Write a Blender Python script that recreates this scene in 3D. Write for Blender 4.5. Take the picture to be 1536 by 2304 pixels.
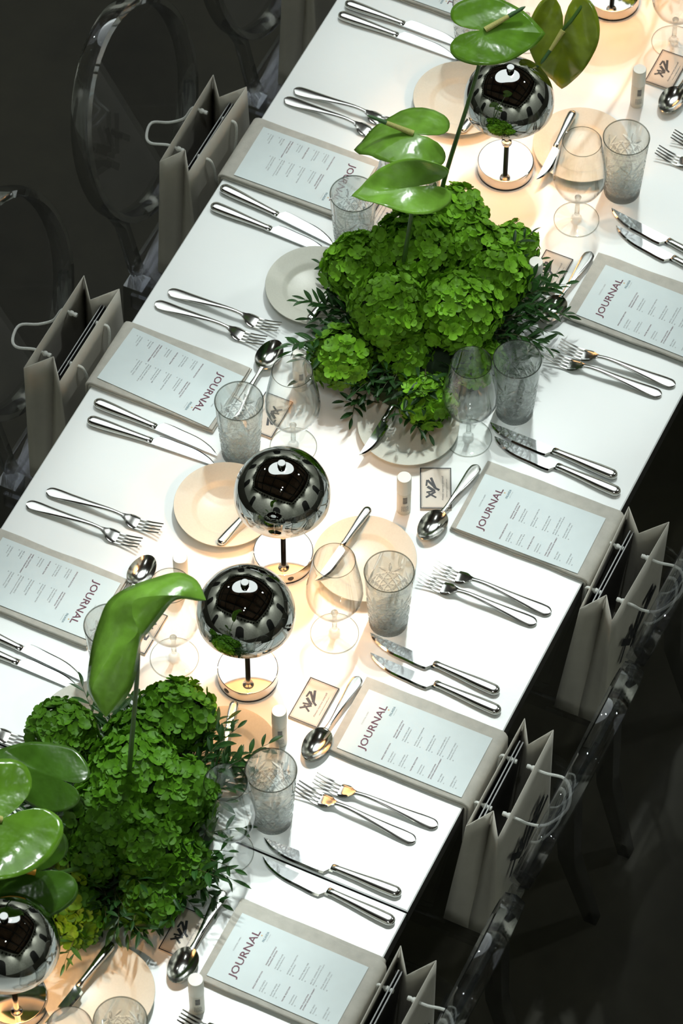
import bpy, math, random
import numpy as np
from mathutils import Vector, Matrix, noise

for _o in list(bpy.data.objects):
    bpy.data.objects.remove(_o)
scene = bpy.context.scene
C = scene.collection
R = math.radians
PI = math.pi
random.seed(7)

# ------------------------------------------------------------------ camera
# table frame: X across the table, Y along it (away), Z up; table top at 0.75 m
YAW, ELEV, DIST = R(25.4), R(55.05), 6.77
AIM = Vector((0, 0, 0.75))
FH = Vector((-math.sin(YAW), math.cos(YAW), 0))
RIGHT = Vector((math.cos(YAW), math.sin(YAW), 0))
FW = FH * math.cos(ELEV) - Vector((0, 0, 1)) * math.sin(ELEV)
UPV = RIGHT.cross(FW)
cam_d = bpy.data.cameras.new('camera')
cam = bpy.data.objects.new('camera', cam_d)
C.objects.link(cam)
cam.matrix_world = Matrix.Translation(AIM - FW * DIST) @ Matrix((RIGHT, UPV, -FW)).transposed().to_4x4()
cam_d.sensor_fit = 'VERTICAL'
cam_d.sensor_height = 36
cam_d.lens = 9200 * 36 / 2304
cam_d.clip_end = 100
cam_d.dof.use_dof = True
cam_d.dof.focus_distance = 6.72
cam_d.dof.aperture_fstop = 10
scene.camera = cam

# ------------------------------------------------------------------ world, view
world = bpy.data.worlds.new('hall_air')
scene.world = world
world.use_nodes = True
world.node_tree.nodes['Background'].inputs[0].default_value = (0.5, 0.55, 0.5, 1)
world.node_tree.nodes['Background'].inputs[1].default_value = 0.004
vs = scene.view_settings
vs.view_transform = 'Standard'
vs.look = 'None'
vs.gamma = 1
vs.exposure = 0.0
vs.use_curve_mapping = False
cy = scene.cycles
cy.max_bounces = 12
cy.transparent_max_bounces = 24
cy.transmission_bounces = 10
cy.glossy_bounces = 6
cy.sample_clamp_indirect = 6.0

# ------------------------------------------------------------------ hall spotlights (ceiling height, aimed at the table)
def spot(name, d, height, power, aim, size, blend, col, radius=0.12):
    L = bpy.data.lights.new(name, 'SPOT')
    L.energy = power
    L.color = col
    L.spot_size = R(size)
    L.spot_blend = blend
    L.shadow_soft_size = radius
    o = bpy.data.objects.new(name, L)
    C.objects.link(o)
    d = Vector(d)
    o.location = Vector(aim) + d * (height / d.z)
    o.rotation_euler = (Vector(aim) - o.location).to_track_quat('-Z', 'Y').to_euler()
    return o
WHITE = (0.93, 1.0, 0.97)
spot('stage_spot_west', (-0.706, 0.274, 0.657), 5.6, 130, (-0.08, -0.35, 0.75), 14, 0.9, WHITE)
spot('stage_spot_east', (0.377, 0.496, 0.782), 5.6, 230, (0.0, 0.2, 0.75), 17, 0.9, WHITE)
KEY = (-0.07, 0.41, 0.897)
for _y, _p in ((1.25, 330), (0.75, 320), (0.25, 390), (-0.25, 540), (-0.75, 620), (-1.25, 580)):
    spot('stage_spot_key', KEY, 5.6, _p, (-0.04 if _y > 0 else 0.03, _y, 0.75), 11.0, 0.35, WHITE, 0.07)
for _y, _p in ((1.1, 130), (0.45, 110), (-0.2, 110), (-0.85, 80)):
    spot('stage_spot_fill', (0.15, -0.35, 0.92), 5.6, _p, (-0.03, _y, 0.75), 13.0, 0.5, WHITE, 0.07)  # fill added from the camera side to soften the lamp dome shadows
# wall washers of the hall, high up and turned to the walls
for (x, y, ax, ay) in [(-11.4, -3, -1, 0), (-11.4, 2.5, -1, 0), (-11.4, 8, -1, 0), (6.6, -3, 1, 0), (6.6, 2.5, 1, 0), (6.6, 8, 1, 0), (-8, 9.8, 0, 1), (-2, 9.8, 0, 1), (4, 9.8, 0, 1), (-7, -4.9, 0, -1), (-1, -4.9, 0, -1), (5, -4.9, 0, -1)]:
    L = bpy.data.lights.new('wall_washer', 'SPOT')
    L.energy = 330
    L.color = (1.0, 0.99, 0.94)
    L.spot_size = R(120)
    L.spot_blend = 0.5
    L.shadow_soft_size = 0.1
    o = bpy.data.objects.new('wall_washer', L)
    C.objects.link(o)
    o.location = (x, y, 6.2)
    o.rotation_euler = Vector((ax, ay, -1.0)).to_track_quat('-Z', 'Y').to_euler()

# ------------------------------------------------------------------ materials
def newmat(name):
    m = bpy.data.materials.new(name)
    m.use_nodes = True
    nt = m.node_tree
    for n in list(nt.nodes):
        nt.nodes.remove(n)
    out = nt.nodes.new('ShaderNodeOutputMaterial')
    return m, nt, out
def mat(name, col, rough=0.5, metal=0.0, var=0.06, nscale=40, bump=0.0, bscale=300, spec=0.5, transl=0.0, coat=0.0, rnd=0.0, aniso=None):
    m, nt, out = newmat(name)
    N, Lk = nt.nodes, nt.links
    p = N.new('ShaderNodeBsdfPrincipled')
    p.inputs['Roughness'].default_value = rough
    p.inputs['Metallic'].default_value = metal
    p.inputs['Specular IOR Level'].default_value = spec
    if coat:
        p.inputs['Coat Weight'].default_value = coat
        p.inputs['Coat Roughness'].default_value = 0.08
    tc = N.new('ShaderNodeTexCoord')
    nz = N.new('ShaderNodeTexNoise')
    nz.inputs['Scale'].default_value = nscale
    nz.inputs['Detail'].default_value = 4
    Lk.new(tc.outputs['Object'], nz.inputs['Vector'])
    mp = N.new('ShaderNodeMapRange')
    mp.inputs[1].default_value = 0.3
    mp.inputs[2].default_value = 0.7
    mp.inputs[3].default_value = 1 - var
    mp.inputs[4].default_value = 1 + var
    Lk.new(nz.outputs['Fac'], mp.inputs[0])
    mul = N.new('ShaderNodeVectorMath')
    mul.operation = 'SCALE'
    mul.inputs[0].default_value = col[:3]
    if rnd:
        oi = N.new('ShaderNodeObjectInfo')
        mr = N.new('ShaderNodeMapRange')
        mr.inputs[3].default_value = 1 - rnd
        mr.inputs[4].default_value = 1 + rnd
        Lk.new(oi.outputs['Random'], mr.inputs[0])
        mm = N.new('ShaderNodeMath')
        mm.operation = 'MULTIPLY'
        Lk.new(mr.outputs[0], mm.inputs[0])
        Lk.new(mp.outputs[0], mm.inputs[1])
        Lk.new(mm.outputs[0], mul.inputs['Scale'])
    else:
        Lk.new(mp.outputs[0], mul.inputs['Scale'])
    Lk.new(mul.outputs[0], p.inputs['Base Color'])
    if bump:
        n2 = N.new('ShaderNodeTexNoise')
        n2.inputs['Scale'].default_value = bscale
        Lk.new(tc.outputs['Object'], n2.inputs['Vector'])
        b = N.new('ShaderNodeBump')
        b.inputs['Strength'].default_value = bump
        b.inputs['Distance'].default_value = 0.002
        Lk.new(n2.outputs['Fac'], b.inputs['Height'])
        Lk.new(b.outputs[0], p.inputs['Normal'])
    sh = p.outputs[0]
    if transl:
        t = N.new('ShaderNodeBsdfTranslucent')
        Lk.new(mul.outputs[0], t.inputs['Color'])
        mx = N.new('ShaderNodeMixShader')
        mx.inputs[0].default_value = transl
        Lk.new(sh, mx.inputs[1])
        Lk.new(t.outputs[0], mx.inputs[2])
        sh = mx.outputs[0]
    Lk.new(sh, out.inputs[0])
    return m
def emit(name, col, strength):
    m, nt, out = newmat(name)
    e = nt.nodes.new('ShaderNodeEmission')
    e.inputs[0].default_value = (*col, 1)
    e.inputs[1].default_value = strength
    nt.links.new(e.outputs[0], out.inputs[0])
    return m
def thin_glass(name, tint=(0.97, 0.98, 0.975), ior=1.42, refr=0.0, gl=(0.95, 0.97, 0.97), edge=(0.55, 0.57, 0.55), epow=4.0):
    m, nt, out = newmat(name)
    N, Lk = nt.nodes, nt.links
    t = N.new('ShaderNodeBsdfTransparent')
    t.inputs[0].default_value = (*tint, 1)
    # longer path through the wall at grazing angles absorbs more
    lwa = N.new('ShaderNodeLayerWeight')
    lwa.inputs[0].default_value = 0.5
    pa = N.new('ShaderNodeMath'); pa.operation = 'POWER'; pa.inputs[1].default_value = epow
    Lk.new(lwa.outputs['Facing'], pa.inputs[0])
    mc = N.new('ShaderNodeMixRGB')
    mc.inputs[1].default_value = (*tint, 1)
    mc.inputs[2].default_value = (*edge, 1)
    Lk.new(pa.outputs[0], mc.inputs[0])
    Lk.new(mc.outputs[0], t.inputs[0])
    g = N.new('ShaderNodeBsdfGlossy')
    g.inputs['Color'].default_value = (*gl, 1)
    g.inputs['Roughness'].default_value = 0.02
    # two-sided Schlick reflectance of a thin pane
    lw = N.new('ShaderNodeLayerWeight')
    lw.inputs[0].default_value = 0.5
    pw = N.new('ShaderNodeMath'); pw.operation = 'POWER'; pw.inputs[1].default_value = 5.0
    Lk.new(lw.outputs['Facing'], pw.inputs[0])
    f0 = ((ior - 1) / (ior + 1)) ** 2
    f = N.new('ShaderNodeMath'); f.operation = 'MULTIPLY_ADD'; f.inputs[1].default_value = 1 - f0; f.inputs[2].default_value = f0
    Lk.new(pw.outputs[0], f.inputs[0])
    mx = N.new('ShaderNodeMixShader')
    Lk.new(f.outputs[0], mx.inputs[0])
    Lk.new(t.outputs[0], mx.inputs[1])
    Lk.new(g.outputs[0], mx.inputs[2])
    sh = mx.outputs[0]
    if refr:
        q = N.new('ShaderNodeBsdfGlass')
        q.inputs['IOR'].default_value = 1.5
        q.inputs['Roughness'].default_value = 0.0
        q.inputs['Color'].default_value = (0.96, 0.985, 0.975, 1)
        m2 = N.new('ShaderNodeMixShader')
        m2.inputs[0].default_value = refr
        Lk.new(sh, m2.inputs[1])
        Lk.new(q.outputs[0], m2.inputs[2])
        sh = m2.outputs[0]
    Lk.new(sh, out.inputs[0])
    return m

MT = {}
MT['table'] = mat('white_laminate', (0.80, 0.83, 0.82), 0.24, var=0.012, nscale=9, bump=0.03, bscale=160, spec=0.45)
MT['edge'] = mat('dark_edge_band', (0.035, 0.033, 0.030), 0.5)
MT['steel'] = mat('polished_steel', (0.60, 0.60, 0.57), 0.15, 1.0, var=0.05, nscale=60)
MT['blade'] = mat('mirror_steel', (0.78, 0.79, 0.79), 0.07, 1.0, var=0.02)
MT['chrome'] = mat('dark_chrome', (0.43, 0.44, 0.425), 0.015, 1.0, var=0.01)
MT['chrome_base'] = mat('bright_chrome', (0.62, 0.60, 0.57), 0.05, 1.0, var=0.02)
MT['shade_in'] = mat('white_shade_lining', (0.85, 0.80, 0.72), 0.5)
MT['rubber'] = mat('black_rubber', (0.02, 0.02, 0.02), 0.6)
MT['bulb'] = emit('warm_bulb', (1.0, 0.62, 0.28), 22.0)
MT['plate'] = mat('cream_stoneware', (0.585, 0.585, 0.51), 0.33, var=0.03, nscale=300, spec=0.32)
MT['napkin'] = mat('beige_linen', (0.47, 0.455, 0.405), 0.85, var=0.08, nscale=60, bump=0.35, bscale=900, spec=0.15)
MT['card'] = mat('pale_blue_card', (0.61, 0.685, 0.69), 0.55, var=0.02, nscale=30, spec=0.3)
MT['ink'] = mat('burgundy_ink', (0.10, 0.018, 0.04), 0.6)
MT['ink_grey'] = mat('grey_ink', (0.12, 0.12, 0.13), 0.6)
MT['ink_black'] = mat('charcoal_ink', (0.022, 0.023, 0.026), 0.55)
MT['gold'] = mat('gold_print', (0.55, 0.33, 0.10), 0.5)
MT['teal'] = mat('teal_print', (0.05, 0.14, 0.18), 0.5)
MT['buff'] = mat('buff_card', (0.62, 0.55, 0.46), 0.5, var=0.03)
MT['tube'] = mat('cream_plastic', (0.70, 0.66, 0.56), 0.35, var=0.02)
MT['cap'] = mat('ivory_cap', (0.76, 0.74, 0.66), 0.4, var=0.02)
MT['glass'] = thin_glass('clear_glass', tint=(0.985, 0.99, 0.985), ior=1.5, edge=(0.08, 0.08, 0.075), epow=5.5)
MT['rim'] = thin_glass('glass_rim', tint=(0.62, 0.63, 0.60), ior=1.5, edge=(0.3, 0.3, 0.28), epow=3.0)
MT['glass_stem'] = thin_glass('glass_stem', ior=1.5, refr=0.6, edge=(0.4, 0.4, 0.38), epow=3.0)
MT['cut'] = thin_glass('cut_glass', tint=(0.985, 0.99, 0.985), ior=1.5, refr=0.6, edge=(0.06, 0.065, 0.06), epow=6.0)
MT['acrylic'] = thin_glass('clear_acrylic', tint=(0.965, 0.965, 0.975), ior=1.5, gl=(0.9, 0.92, 0.97), edge=(0.5, 0.5, 0.55))
MT['paper'] = mat('grey_paper', (0.54, 0.52, 0.46), 0.75, var=0.03, bump=0.05, spec=0.2)
MT['rope'] = mat('white_cord', (0.72, 0.74, 0.70), 0.8, var=0.12, nscale=500)
MT['folder'] = mat('black_folder', (0.012, 0.012, 0.012), 0.4)
MT['folder_edge'] = mat('pale_folder_edge', (0.45, 0.47, 0.46), 0.6)
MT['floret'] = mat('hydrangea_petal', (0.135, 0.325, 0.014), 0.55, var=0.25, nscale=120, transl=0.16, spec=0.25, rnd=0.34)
MT['floret_shaded'] = mat('shaded_petal', (0.058, 0.165, 0.006), 0.55, var=0.25, nscale=120, transl=0.2, spec=0.25, rnd=0.25)  # petal colour darkened to stand for shade over the lower arrangement
MT['leaf'] = mat('dark_leaf', (0.018, 0.062, 0.011), 0.45, spec=0.3, var=0.25, nscale=90, transl=0.18, rnd=0.3)
MT['twig'] = mat('olive_twig', (0.055, 0.06, 0.02), 0.6, var=0.2)
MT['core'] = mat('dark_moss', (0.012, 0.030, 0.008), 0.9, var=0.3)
MT['stem'] = mat('flower_stem', (0.045, 0.11, 0.018), 0.4, var=0.2)
MT['bowl'] = mat('black_bowl', (0.02, 0.022, 0.02), 0.5)
def spathe_mat(name, c1, c2):
    m = mat(name, c1, 0.22, var=0.25, nscale=28, bump=0.5, bscale=55, transl=0.22, spec=0.5, coat=0.25)
    return m
MT['spathe'] = spathe_mat('green_spathe', (0.115, 0.265, 0.018), None)
MT['spathe_shaded'] = spathe_mat('shaded_green_spathe', (0.05, 0.13, 0.012), None)  # the green spathe again, with shade put into its colour
MT['spathe_y'] = spathe_mat('yellow_green_spathe', (0.20, 0.27, 0.015), None)
MT['spathe_l'] = spathe_mat('light_green_spathe', (0.17, 0.36, 0.04), None)
MT['spadix'] = mat('yellow_green_spadix', (0.42, 0.40, 0.12), 0.6, var=0.2, nscale=800, bump=0.5, bscale=900)
MT['spadix_tip'] = mat('green_spadix_tip', (0.035, 0.10, 0.025), 0.6, var=0.2, nscale=800)
MT['spadix_o'] = mat('orange_spadix', (0.75, 0.36, 0.03), 0.6, var=0.2, nscale=800)
def floor_mat():
    m, nt, out = newmat('worn_concrete')
    N, Lk = nt.nodes, nt.links
    p = N.new('ShaderNodeBsdfPrincipled')
    p.inputs['Roughness'].default_value = 0.62
    p.inputs['Specular IOR Level'].default_value = 0.3
    tc = N.new('ShaderNodeTexCoord')
    a = N.new('ShaderNodeTexNoise'); a.inputs['Scale'].default_value = 1.6; a.inputs['Detail'].default_value = 8; a.inputs['Roughness'].default_value = 0.62
    b = N.new('ShaderNodeTexNoise'); b.inputs['Scale'].default_value = 14; b.inputs['Detail'].default_value = 6
    Lk.new(tc.outputs['Object'], a.inputs[0]); Lk.new(tc.outputs['Object'], b.inputs[0])
    r = N.new('ShaderNodeValToRGB')
    r.color_ramp.elements[0].position = 0.3; r.color_ramp.elements[0].color = (0.0135, 0.0125, 0.0065, 1)
    r.color_ramp.elements[1].position = 0.75; r.color_ramp.elements[1].color = (0.038, 0.035, 0.019, 1)
    mx = N.new('ShaderNodeMath'); mx.operation = 'MULTIPLY_ADD'; mx.inputs[1].default_value = 0.35; 
    Lk.new(b.outputs['Fac'], mx.inputs[0]); 
    m2 = N.new('ShaderNodeMath'); m2.operation = 'MULTIPLY'; m2.inputs[1].default_value = 0.68
    Lk.new(a.outputs['Fac'], m2.inputs[0]); Lk.new(m2.outputs[0], mx.inputs[2])
    Lk.new(mx.outputs[0], r.inputs[0]); Lk.new(r.outputs[0], p.inputs['Base Color'])
    bp = N.new('ShaderNodeBump'); bp.inputs['Strength'].default_value = 0.15; bp.inputs['Distance'].default_value = 0.01
    Lk.new(b.outputs['Fac'], bp.inputs['Height']); Lk.new(bp.outputs[0], p.inputs['Normal'])
    Lk.new(p.outputs[0], out.inputs[0])
    return m
MT['floor'] = floor_mat()
MT['wall'] = mat('pale_plaster', (0.66, 0.70, 0.62), 0.8, var=0.12, nscale=2)
MT['dark'] = mat('dark_opening', (0.012, 0.014, 0.012), 0.6)
MT['wood'] = mat('brown_boards', (0.13, 0.070, 0.038), 0.6, var=0.4, nscale=3)
MT['wood2'] = mat('dark_beam', (0.02, 0.018, 0.015), 0.6, var=0.3, nscale=3)
MT['cornice'] = mat('pale_cornice', (0.42, 0.43, 0.38), 0.7, var=0.2, nscale=6)
MT['glow_panel'] = emit('overhead_glow', (0.93, 1.0, 1.0), 1.9)  # glow of the panel added overhead

# ------------------------------------------------------------------ mesh helpers
class MB:
    def __init__(s):
        s.v = []; s.f = []; s.m = []
    def add(s, v, f, mi=0):
        b = len(s.v)
        s.v += [tuple(q) for q in v]
        s.f += [tuple(i + b for i in q) for q in f]
        s.m += [mi] * len(f)
        return s
    def box(s, c, d, mi=0, rz=0.0):
        x, y, z = (q / 2 for q in d)
        cs, sn = math.cos(rz), math.sin(rz)
        v = [(c[0] + i * x * cs - j * y * sn, c[1] + i * x * sn + j * y * cs, c[2] + k * z) for k in (-1, 1) for j in (-1, 1) for i in (-1, 1)]
        return s.add(v, [(0, 2, 3, 1), (4, 5, 7, 6), (0, 1, 5, 4), (2, 6, 7, 3), (1, 3, 7, 5), (0, 4, 6, 2)], mi)
    def lathe(s, prof, seg=48, mi=0, cap0=False, cap1=False, c=(0, 0, 0)):
        b = []
        for r, z in prof:
            for k in range(seg):
                a = 2 * PI * k / seg
                b.append((c[0] + r * math.cos(a), c[1] + r * math.sin(a), c[2] + z))
        f = []
        for i in range(len(prof) - 1):
            for k in range(seg):
                k2 = (k + 1) % seg
                f.append((i * seg + k, i * seg + k2, (i + 1) * seg + k2, (i + 1) * seg + k))
        if cap0:
            f.append(tuple(range(seg))[::-1])
        if cap1:
            f.append(tuple((len(prof) - 1) * seg + k for k in range(seg)))
        return s.add(b, f, mi)
    def tube(s, pts, rad, seg=8, mi=0, caps=True):
        pts = [Vector(p) for p in pts]
        n = len(pts)
        if not hasattr(rad, '__len__'):
            rad = [rad] * n
        t0 = (pts[1] - pts[0]).normalized()
        up = Vector((0, 0, 1)) if abs(t0.z) < 0.9 else Vector((1, 0, 0))
        nx = t0.cross(up).normalized()
        v = []
        for i in range(n):
            t = (pts[min(i + 1, n - 1)] - pts[max(i - 1, 0)]).normalized()
            nx = (nx - t * nx.dot(t)).normalized()
            ny = t.cross(nx)
            for k in range(seg):
                a = 2 * PI * k / seg
                v.append(pts[i] + (nx * math.cos(a) + ny * math.sin(a)) * rad[i])
        f = [(i * seg + k, i * seg + (k + 1) % seg, (i + 1) * seg + (k + 1) % seg, (i + 1) * seg + k) for i in range(n - 1) for k in range(seg)]
        if caps:
            f.append(tuple(range(seg))[::-1])
            f.append(tuple((n - 1) * seg + k for k in range(seg)))
        return s.add(v, f, mi)
    def loft(s, secs, mi=0, caps=True):
        """rings of equal length"""
        n = len(secs[0])
        v = [p for q in secs for p in q]
        f = [(i * n + k, i * n + (k + 1) % n, (i + 1) * n + (k + 1) % n, (i + 1) * n + k) for i in range(len(secs) - 1) for k in range(n)]
        if caps:
            f.append(tuple(range(n))[::-1])
            f.append(tuple((len(secs) - 1) * n + k for k in range(n)))
        return s.add(v, f, mi)
    def mesh(s, name, mats, smooth=True, angle=0.6):
        me = bpy.data.meshes.new(name)
        me.from_pydata(s.v, [], s.f)
        if not isinstance(mats, (list, tuple)):
            mats = [mats]
        for m in mats:
            me.materials.append(MT[m] if isinstance(m, str) else m)
        if len(mats) > 1:
            me.polygons.foreach_set('material_index', s.m)
        if smooth:
            me.polygons.foreach_set('use_smooth', [True] * len(me.polygons))
            if angle:
                me.set_sharp_from_angle(angle=angle)
        me.validate()
        me.update()
        return me
def ob(name, me, parent=None, loc=(0, 0, 0), rot=(0, 0, 0), scale=None, kind=None, label=None):
    o = bpy.data.objects.new(name, me)
    C.objects.link(o)
    o.parent = parent
    o.location = loc
    o.rotation_euler = rot
    if scale:
        o.scale = scale
    if kind:
        o['kind'] = kind
    if label:
        o['label'] = label
    return o
def tag(o, label, cat, group=None):
    o['label'] = label
    o['category'] = cat
    if group:
        o['group'] = group
    return o
def thing(name, label, cat, loc=(0, 0, 0), rz=0.0, group=None, rot=None):
    o = bpy.data.objects.new(name, None)
    C.objects.link(o)
    o.empty_display_size = 0.05
    o.location = loc
    o.rotation_euler = rot if rot else (0, 0, rz)
    return tag(o, label, cat, group)
def struct(name, me, loc=(0, 0, 0), rot=(0, 0, 0), label=None):
    o = ob(name, me, None, loc, rot)
    o['kind'] = 'structure'
    if label:
        o['label'] = label
    return o
_txt = {}
def text_geo(body, size, align='LEFT', spacing=1.0, bold=0.0):
    key = (body, size, align, spacing, bold)
    if key not in _txt:
        cu = bpy.data.curves.new('t', 'FONT')
        cu.body = body
        cu.size = size
        cu.align_x = align
        cu.space_character = spacing
        cu.resolution_u = 2
        cu.offset = bold
        o = bpy.data.objects.new('t', cu)
        me = bpy.data.meshes.new_from_object(o)
        _txt[key] = ([tuple(v.co) for v in me.vertices], [tuple(p.vertices) for p in me.polygons])
        bpy.data.objects.remove(o)
        bpy.data.curves.remove(cu)
        bpy.data.meshes.remove(me)
    return _txt[key]
def put_text(mb, body, size, x, y, mi=0, align='LEFT', spacing=1.0, bold=0.0, z=0.0, width=None):
    v, f = text_geo(body, size, align, spacing, bold)
    k = 1.0
    if width and v:
        w = max(q[0] for q in v) - min(q[0] for q in v)
        k = width / w
    mb.add([(q[0] * k + x, q[1] + y, z) for q in v], f, mi)
def interp(tab, x):
    for (a, b), (c, d) in zip(tab, tab[1:]):
        if x <= c:
            t = (x - a) / (c - a) if c > a else 0
            t = max(0, min(1, t))
            return b + (d - b) * t
    return tab[-1][1]
def smooth_interp(tab, x):
    xs = [q[0] for q in tab]; ys = [q[1] for q in tab]
    if x <= xs[0]: return ys[0]
    if x >= xs[-1]: return ys[-1]
    for i in range(len(xs) - 1):
        if x <= xs[i + 1]:
            h = xs[i + 1] - xs[i]
            m0 = (ys[i + 1] - ys[i - 1]) / (xs[i + 1] - xs[i - 1]) if i > 0 else (ys[i + 1] - ys[i]) / h
            m1 = (ys[i + 2] - ys[i]) / (xs[i + 2] - xs[i]) if i + 2 < len(xs) else (ys[i + 1] - ys[i]) / h
            t = (x - xs[i]) / h
            return (2*t**3-3*t**2+1)*ys[i] + (t**3-2*t**2+t)*h*m0 + (-2*t**3+3*t**2)*ys[i+1] + (t**3-t**2)*h*m1
# ------------------------------------------------------------------ the hall
TZ = 0.75
struct('floor', MB().box((-2.4, 2.4, -0.05), (23, 20, 0.1)).mesh('floor', 'floor', False))
XL, XR, YB, YF, HC = -13.6, 8.8, -7.1, 12.0, 7.9
struct('wall_left', MB().box((XL - 0.1, 2.45, HC / 2), (0.2, 19.5, HC)).mesh('wall', 'wall', False))
struct('wall_right', MB().box((XR + 0.1, 2.45, HC / 2), (0.2, 19.5, HC)).mesh('wall', 'wall', False))
struct('wall_back', MB().box((-2.4, YB - 0.1, HC / 2), (22.8, 0.2, HC)).mesh('wall', 'wall', False))
struct('wall_front', MB().box((-2.4, YF + 0.1, HC / 2), (22.8, 0.2, HC)).mesh('wall', 'wall', False))
struct('ceiling', MB().box((-2.4, 2.45, HC + 0.1), (22.8, 19.5, 0.2)).mesh('ceiling', 'wood', False))
def arch_mesh(w, h, t=0.06):
    pts = [(-w / 2, 0), (w / 2, 0)] + [(w / 2 * math.cos(a), h - w / 2 + w / 2 * math.sin(a)) for a in [PI * k / 14 for k in range(15)]]
    n = len(pts)
    v = [(p[0], -t / 2, p[1]) for p in pts] + [(p[0], t / 2, p[1]) for p in pts]
    f = [tuple(range(n)), tuple(range(n, 2 * n))[::-1]] + [(i, i + n, (i + 1) % n + n, (i + 1) % n) for i in range(n)]
    return MB().add(v, f).mesh('arch', 'dark', False)
AM = arch_mesh(2.2, 4.2)
k = 1
for y in (-1.6, 5.4):
    struct('door_%d' % k, AM, (XL + 0.02, y, 0), (0, 0, PI / 2)); k += 1
    struct('door_%d' % k, AM, (XR - 0.02, y, 0), (0, 0, PI / 2)); k += 1
for x in (-7.6, 1.6):
    struct('door_%d' % k, AM, (x, YF - 0.02, 0)); k += 1
    struct('door_%d' % k, AM, (x, YB + 0.02, 0)); k += 1
# cornice band with brackets under the ceiling, coffer beams
cm = MB()
for (x, y, dx, dy) in ((XL + 0.5, 2.45, 1.0, 19.0), (XR - 0.5, 2.45, 1.0, 19.0), (-2.4, YB + 0.5, 20.3, 1.0), (-2.4, YF - 0.5, 20.3, 1.0)):
    cm.box((x, y, 7.0), (dx, dy, 0.3))
struct('trim_1', cm.mesh('cornice', 'cornice', False))
bm_ = MB()
for i in range(14):
    y = YB + 1.2 + i * 1.3
    for x in (XL + 0.35, XR - 0.35):
        bm_.box((x, y, 6.6), (0.7, 0.35, 0.5))
for i in range(15):
    x = XL + 1.6 + i * 1.35
    for y in (YB + 0.35, YF - 0.35):
        bm_.box((x, y, 6.6), (0.35, 0.7, 0.5))
struct('trim_2', bm_.mesh('brackets', 'wood2', False))
beams = MB()
for i in range(7):
    beams.box((-2.4, YB + 1.4 + i * 2.7, HC - 0.2), (22.4, 0.28, 0.4))
for x in (-10, -6, -2, 2, 6):
    beams.box((x, 2.45, HC - 0.15), (0.2, 19.0, 0.3))
struct('trim_3', beams.mesh('beams', 'wood2', False))
# glowing panel added at ceiling height, standing in for a bright panel hung lower
PANEL_POS = Vector((-2.3, 3.9, HC - 0.42))
def rounded_rect(w, h, r, n=8):
    pts = []
    for cx, cy_, a0 in ((w/2-r, h/2-r, 0), (-w/2+r, h/2-r, PI/2), (-w/2+r, -h/2+r, PI), (w/2-r, -h/2+r, 1.5*PI)):
        for i in range(n + 1):
            a = a0 + PI / 2 * i / n
            pts.append((cx + r * math.cos(a), cy_ + r * math.sin(a)))
    return pts
rp = rounded_rect(7.4, 6.2, 2.9, 10)
sk = MB().add([(x, y, 0) for x, y in rp], [tuple(range(len(rp)))[::-1]])
struct('light_panel_1', sk.mesh('overhead_panel', 'glow_panel', False), PANEL_POS, (0, 0, YAW))
kb = MB().tube([(x, y, 0.03) for x, y in rp + rp[:1]], 0.09, 6, caps=False)
struct('trim_4', kb.mesh('panel_kerb', 'wood2'), PANEL_POS, (0, 0, YAW))

# ------------------------------------------------------------------ the two tables
TXL, TXR, SEAM = -0.4945, 0.4165, -0.640
def table(label, y0, y1):
    t = thing('dining_table', label, 'table', ((TXL + TXR) / 2, (y0 + y1) / 2, 0), 0, 'white tables pushed end to end')
    w, l = TXR - TXL, y1 - y0
    # top slab with a small arris
    e = 0.002
    secs = []
    for (z, i) in ((0.715, 0), (0.748, 0), (0.75, e)):
        secs.append([(sx * (w / 2 - i), sy * (l / 2 - i), z) for sx, sy in ((-1, -1), (1, -1), (1, 1), (-1, 1))])
    tt = MB().loft(secs[1:])
    tt.f = tt.f[:4] + tt.f[5:]   # white laminate face and arris
    ob('tabletop', tt.mesh('tabletop', 'table', False), t)
    ob('edge_band', MB().loft(secs[:2]).mesh('edge_band', 'edge', False), t)
    ap = MB()
    ap.box((0, l / 2 - 0.09, 0.68), (w - 0.16, 0.02, 0.07)).box((0, -l / 2 + 0.09, 0.68), (w - 0.16, 0.02, 0.07))
    ap.box((w / 2 - 0.08, 0, 0.68), (0.02, l - 0.2, 0.07)).box((-w / 2 + 0.08, 0, 0.68), (0.02, l - 0.2, 0.07))
    ob('apron', ap.mesh('apron', 'table', False), t)
    lm = MB().box((0, 0, 0.3575), (0.045, 0.045, 0.715)).mesh('table_leg', 'rubber', False)
    for sx in (-1, 1):
        for sy in (-1, 1):
            ob('leg', lm, t, (-0.05 + sx * 0.10, sy * (l / 2 - 0.09), 0))
    return t
table('long white table carrying the upper flower arrangement, beyond the dark seam', SEAM + 0.0016, 1.95)
table('white table at the bottom of the photo, below the dark seam', -2.9, SEAM - 0.0016)

ORD = ['first', 'second', 'third', 'fourth', 'fifth']
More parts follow.
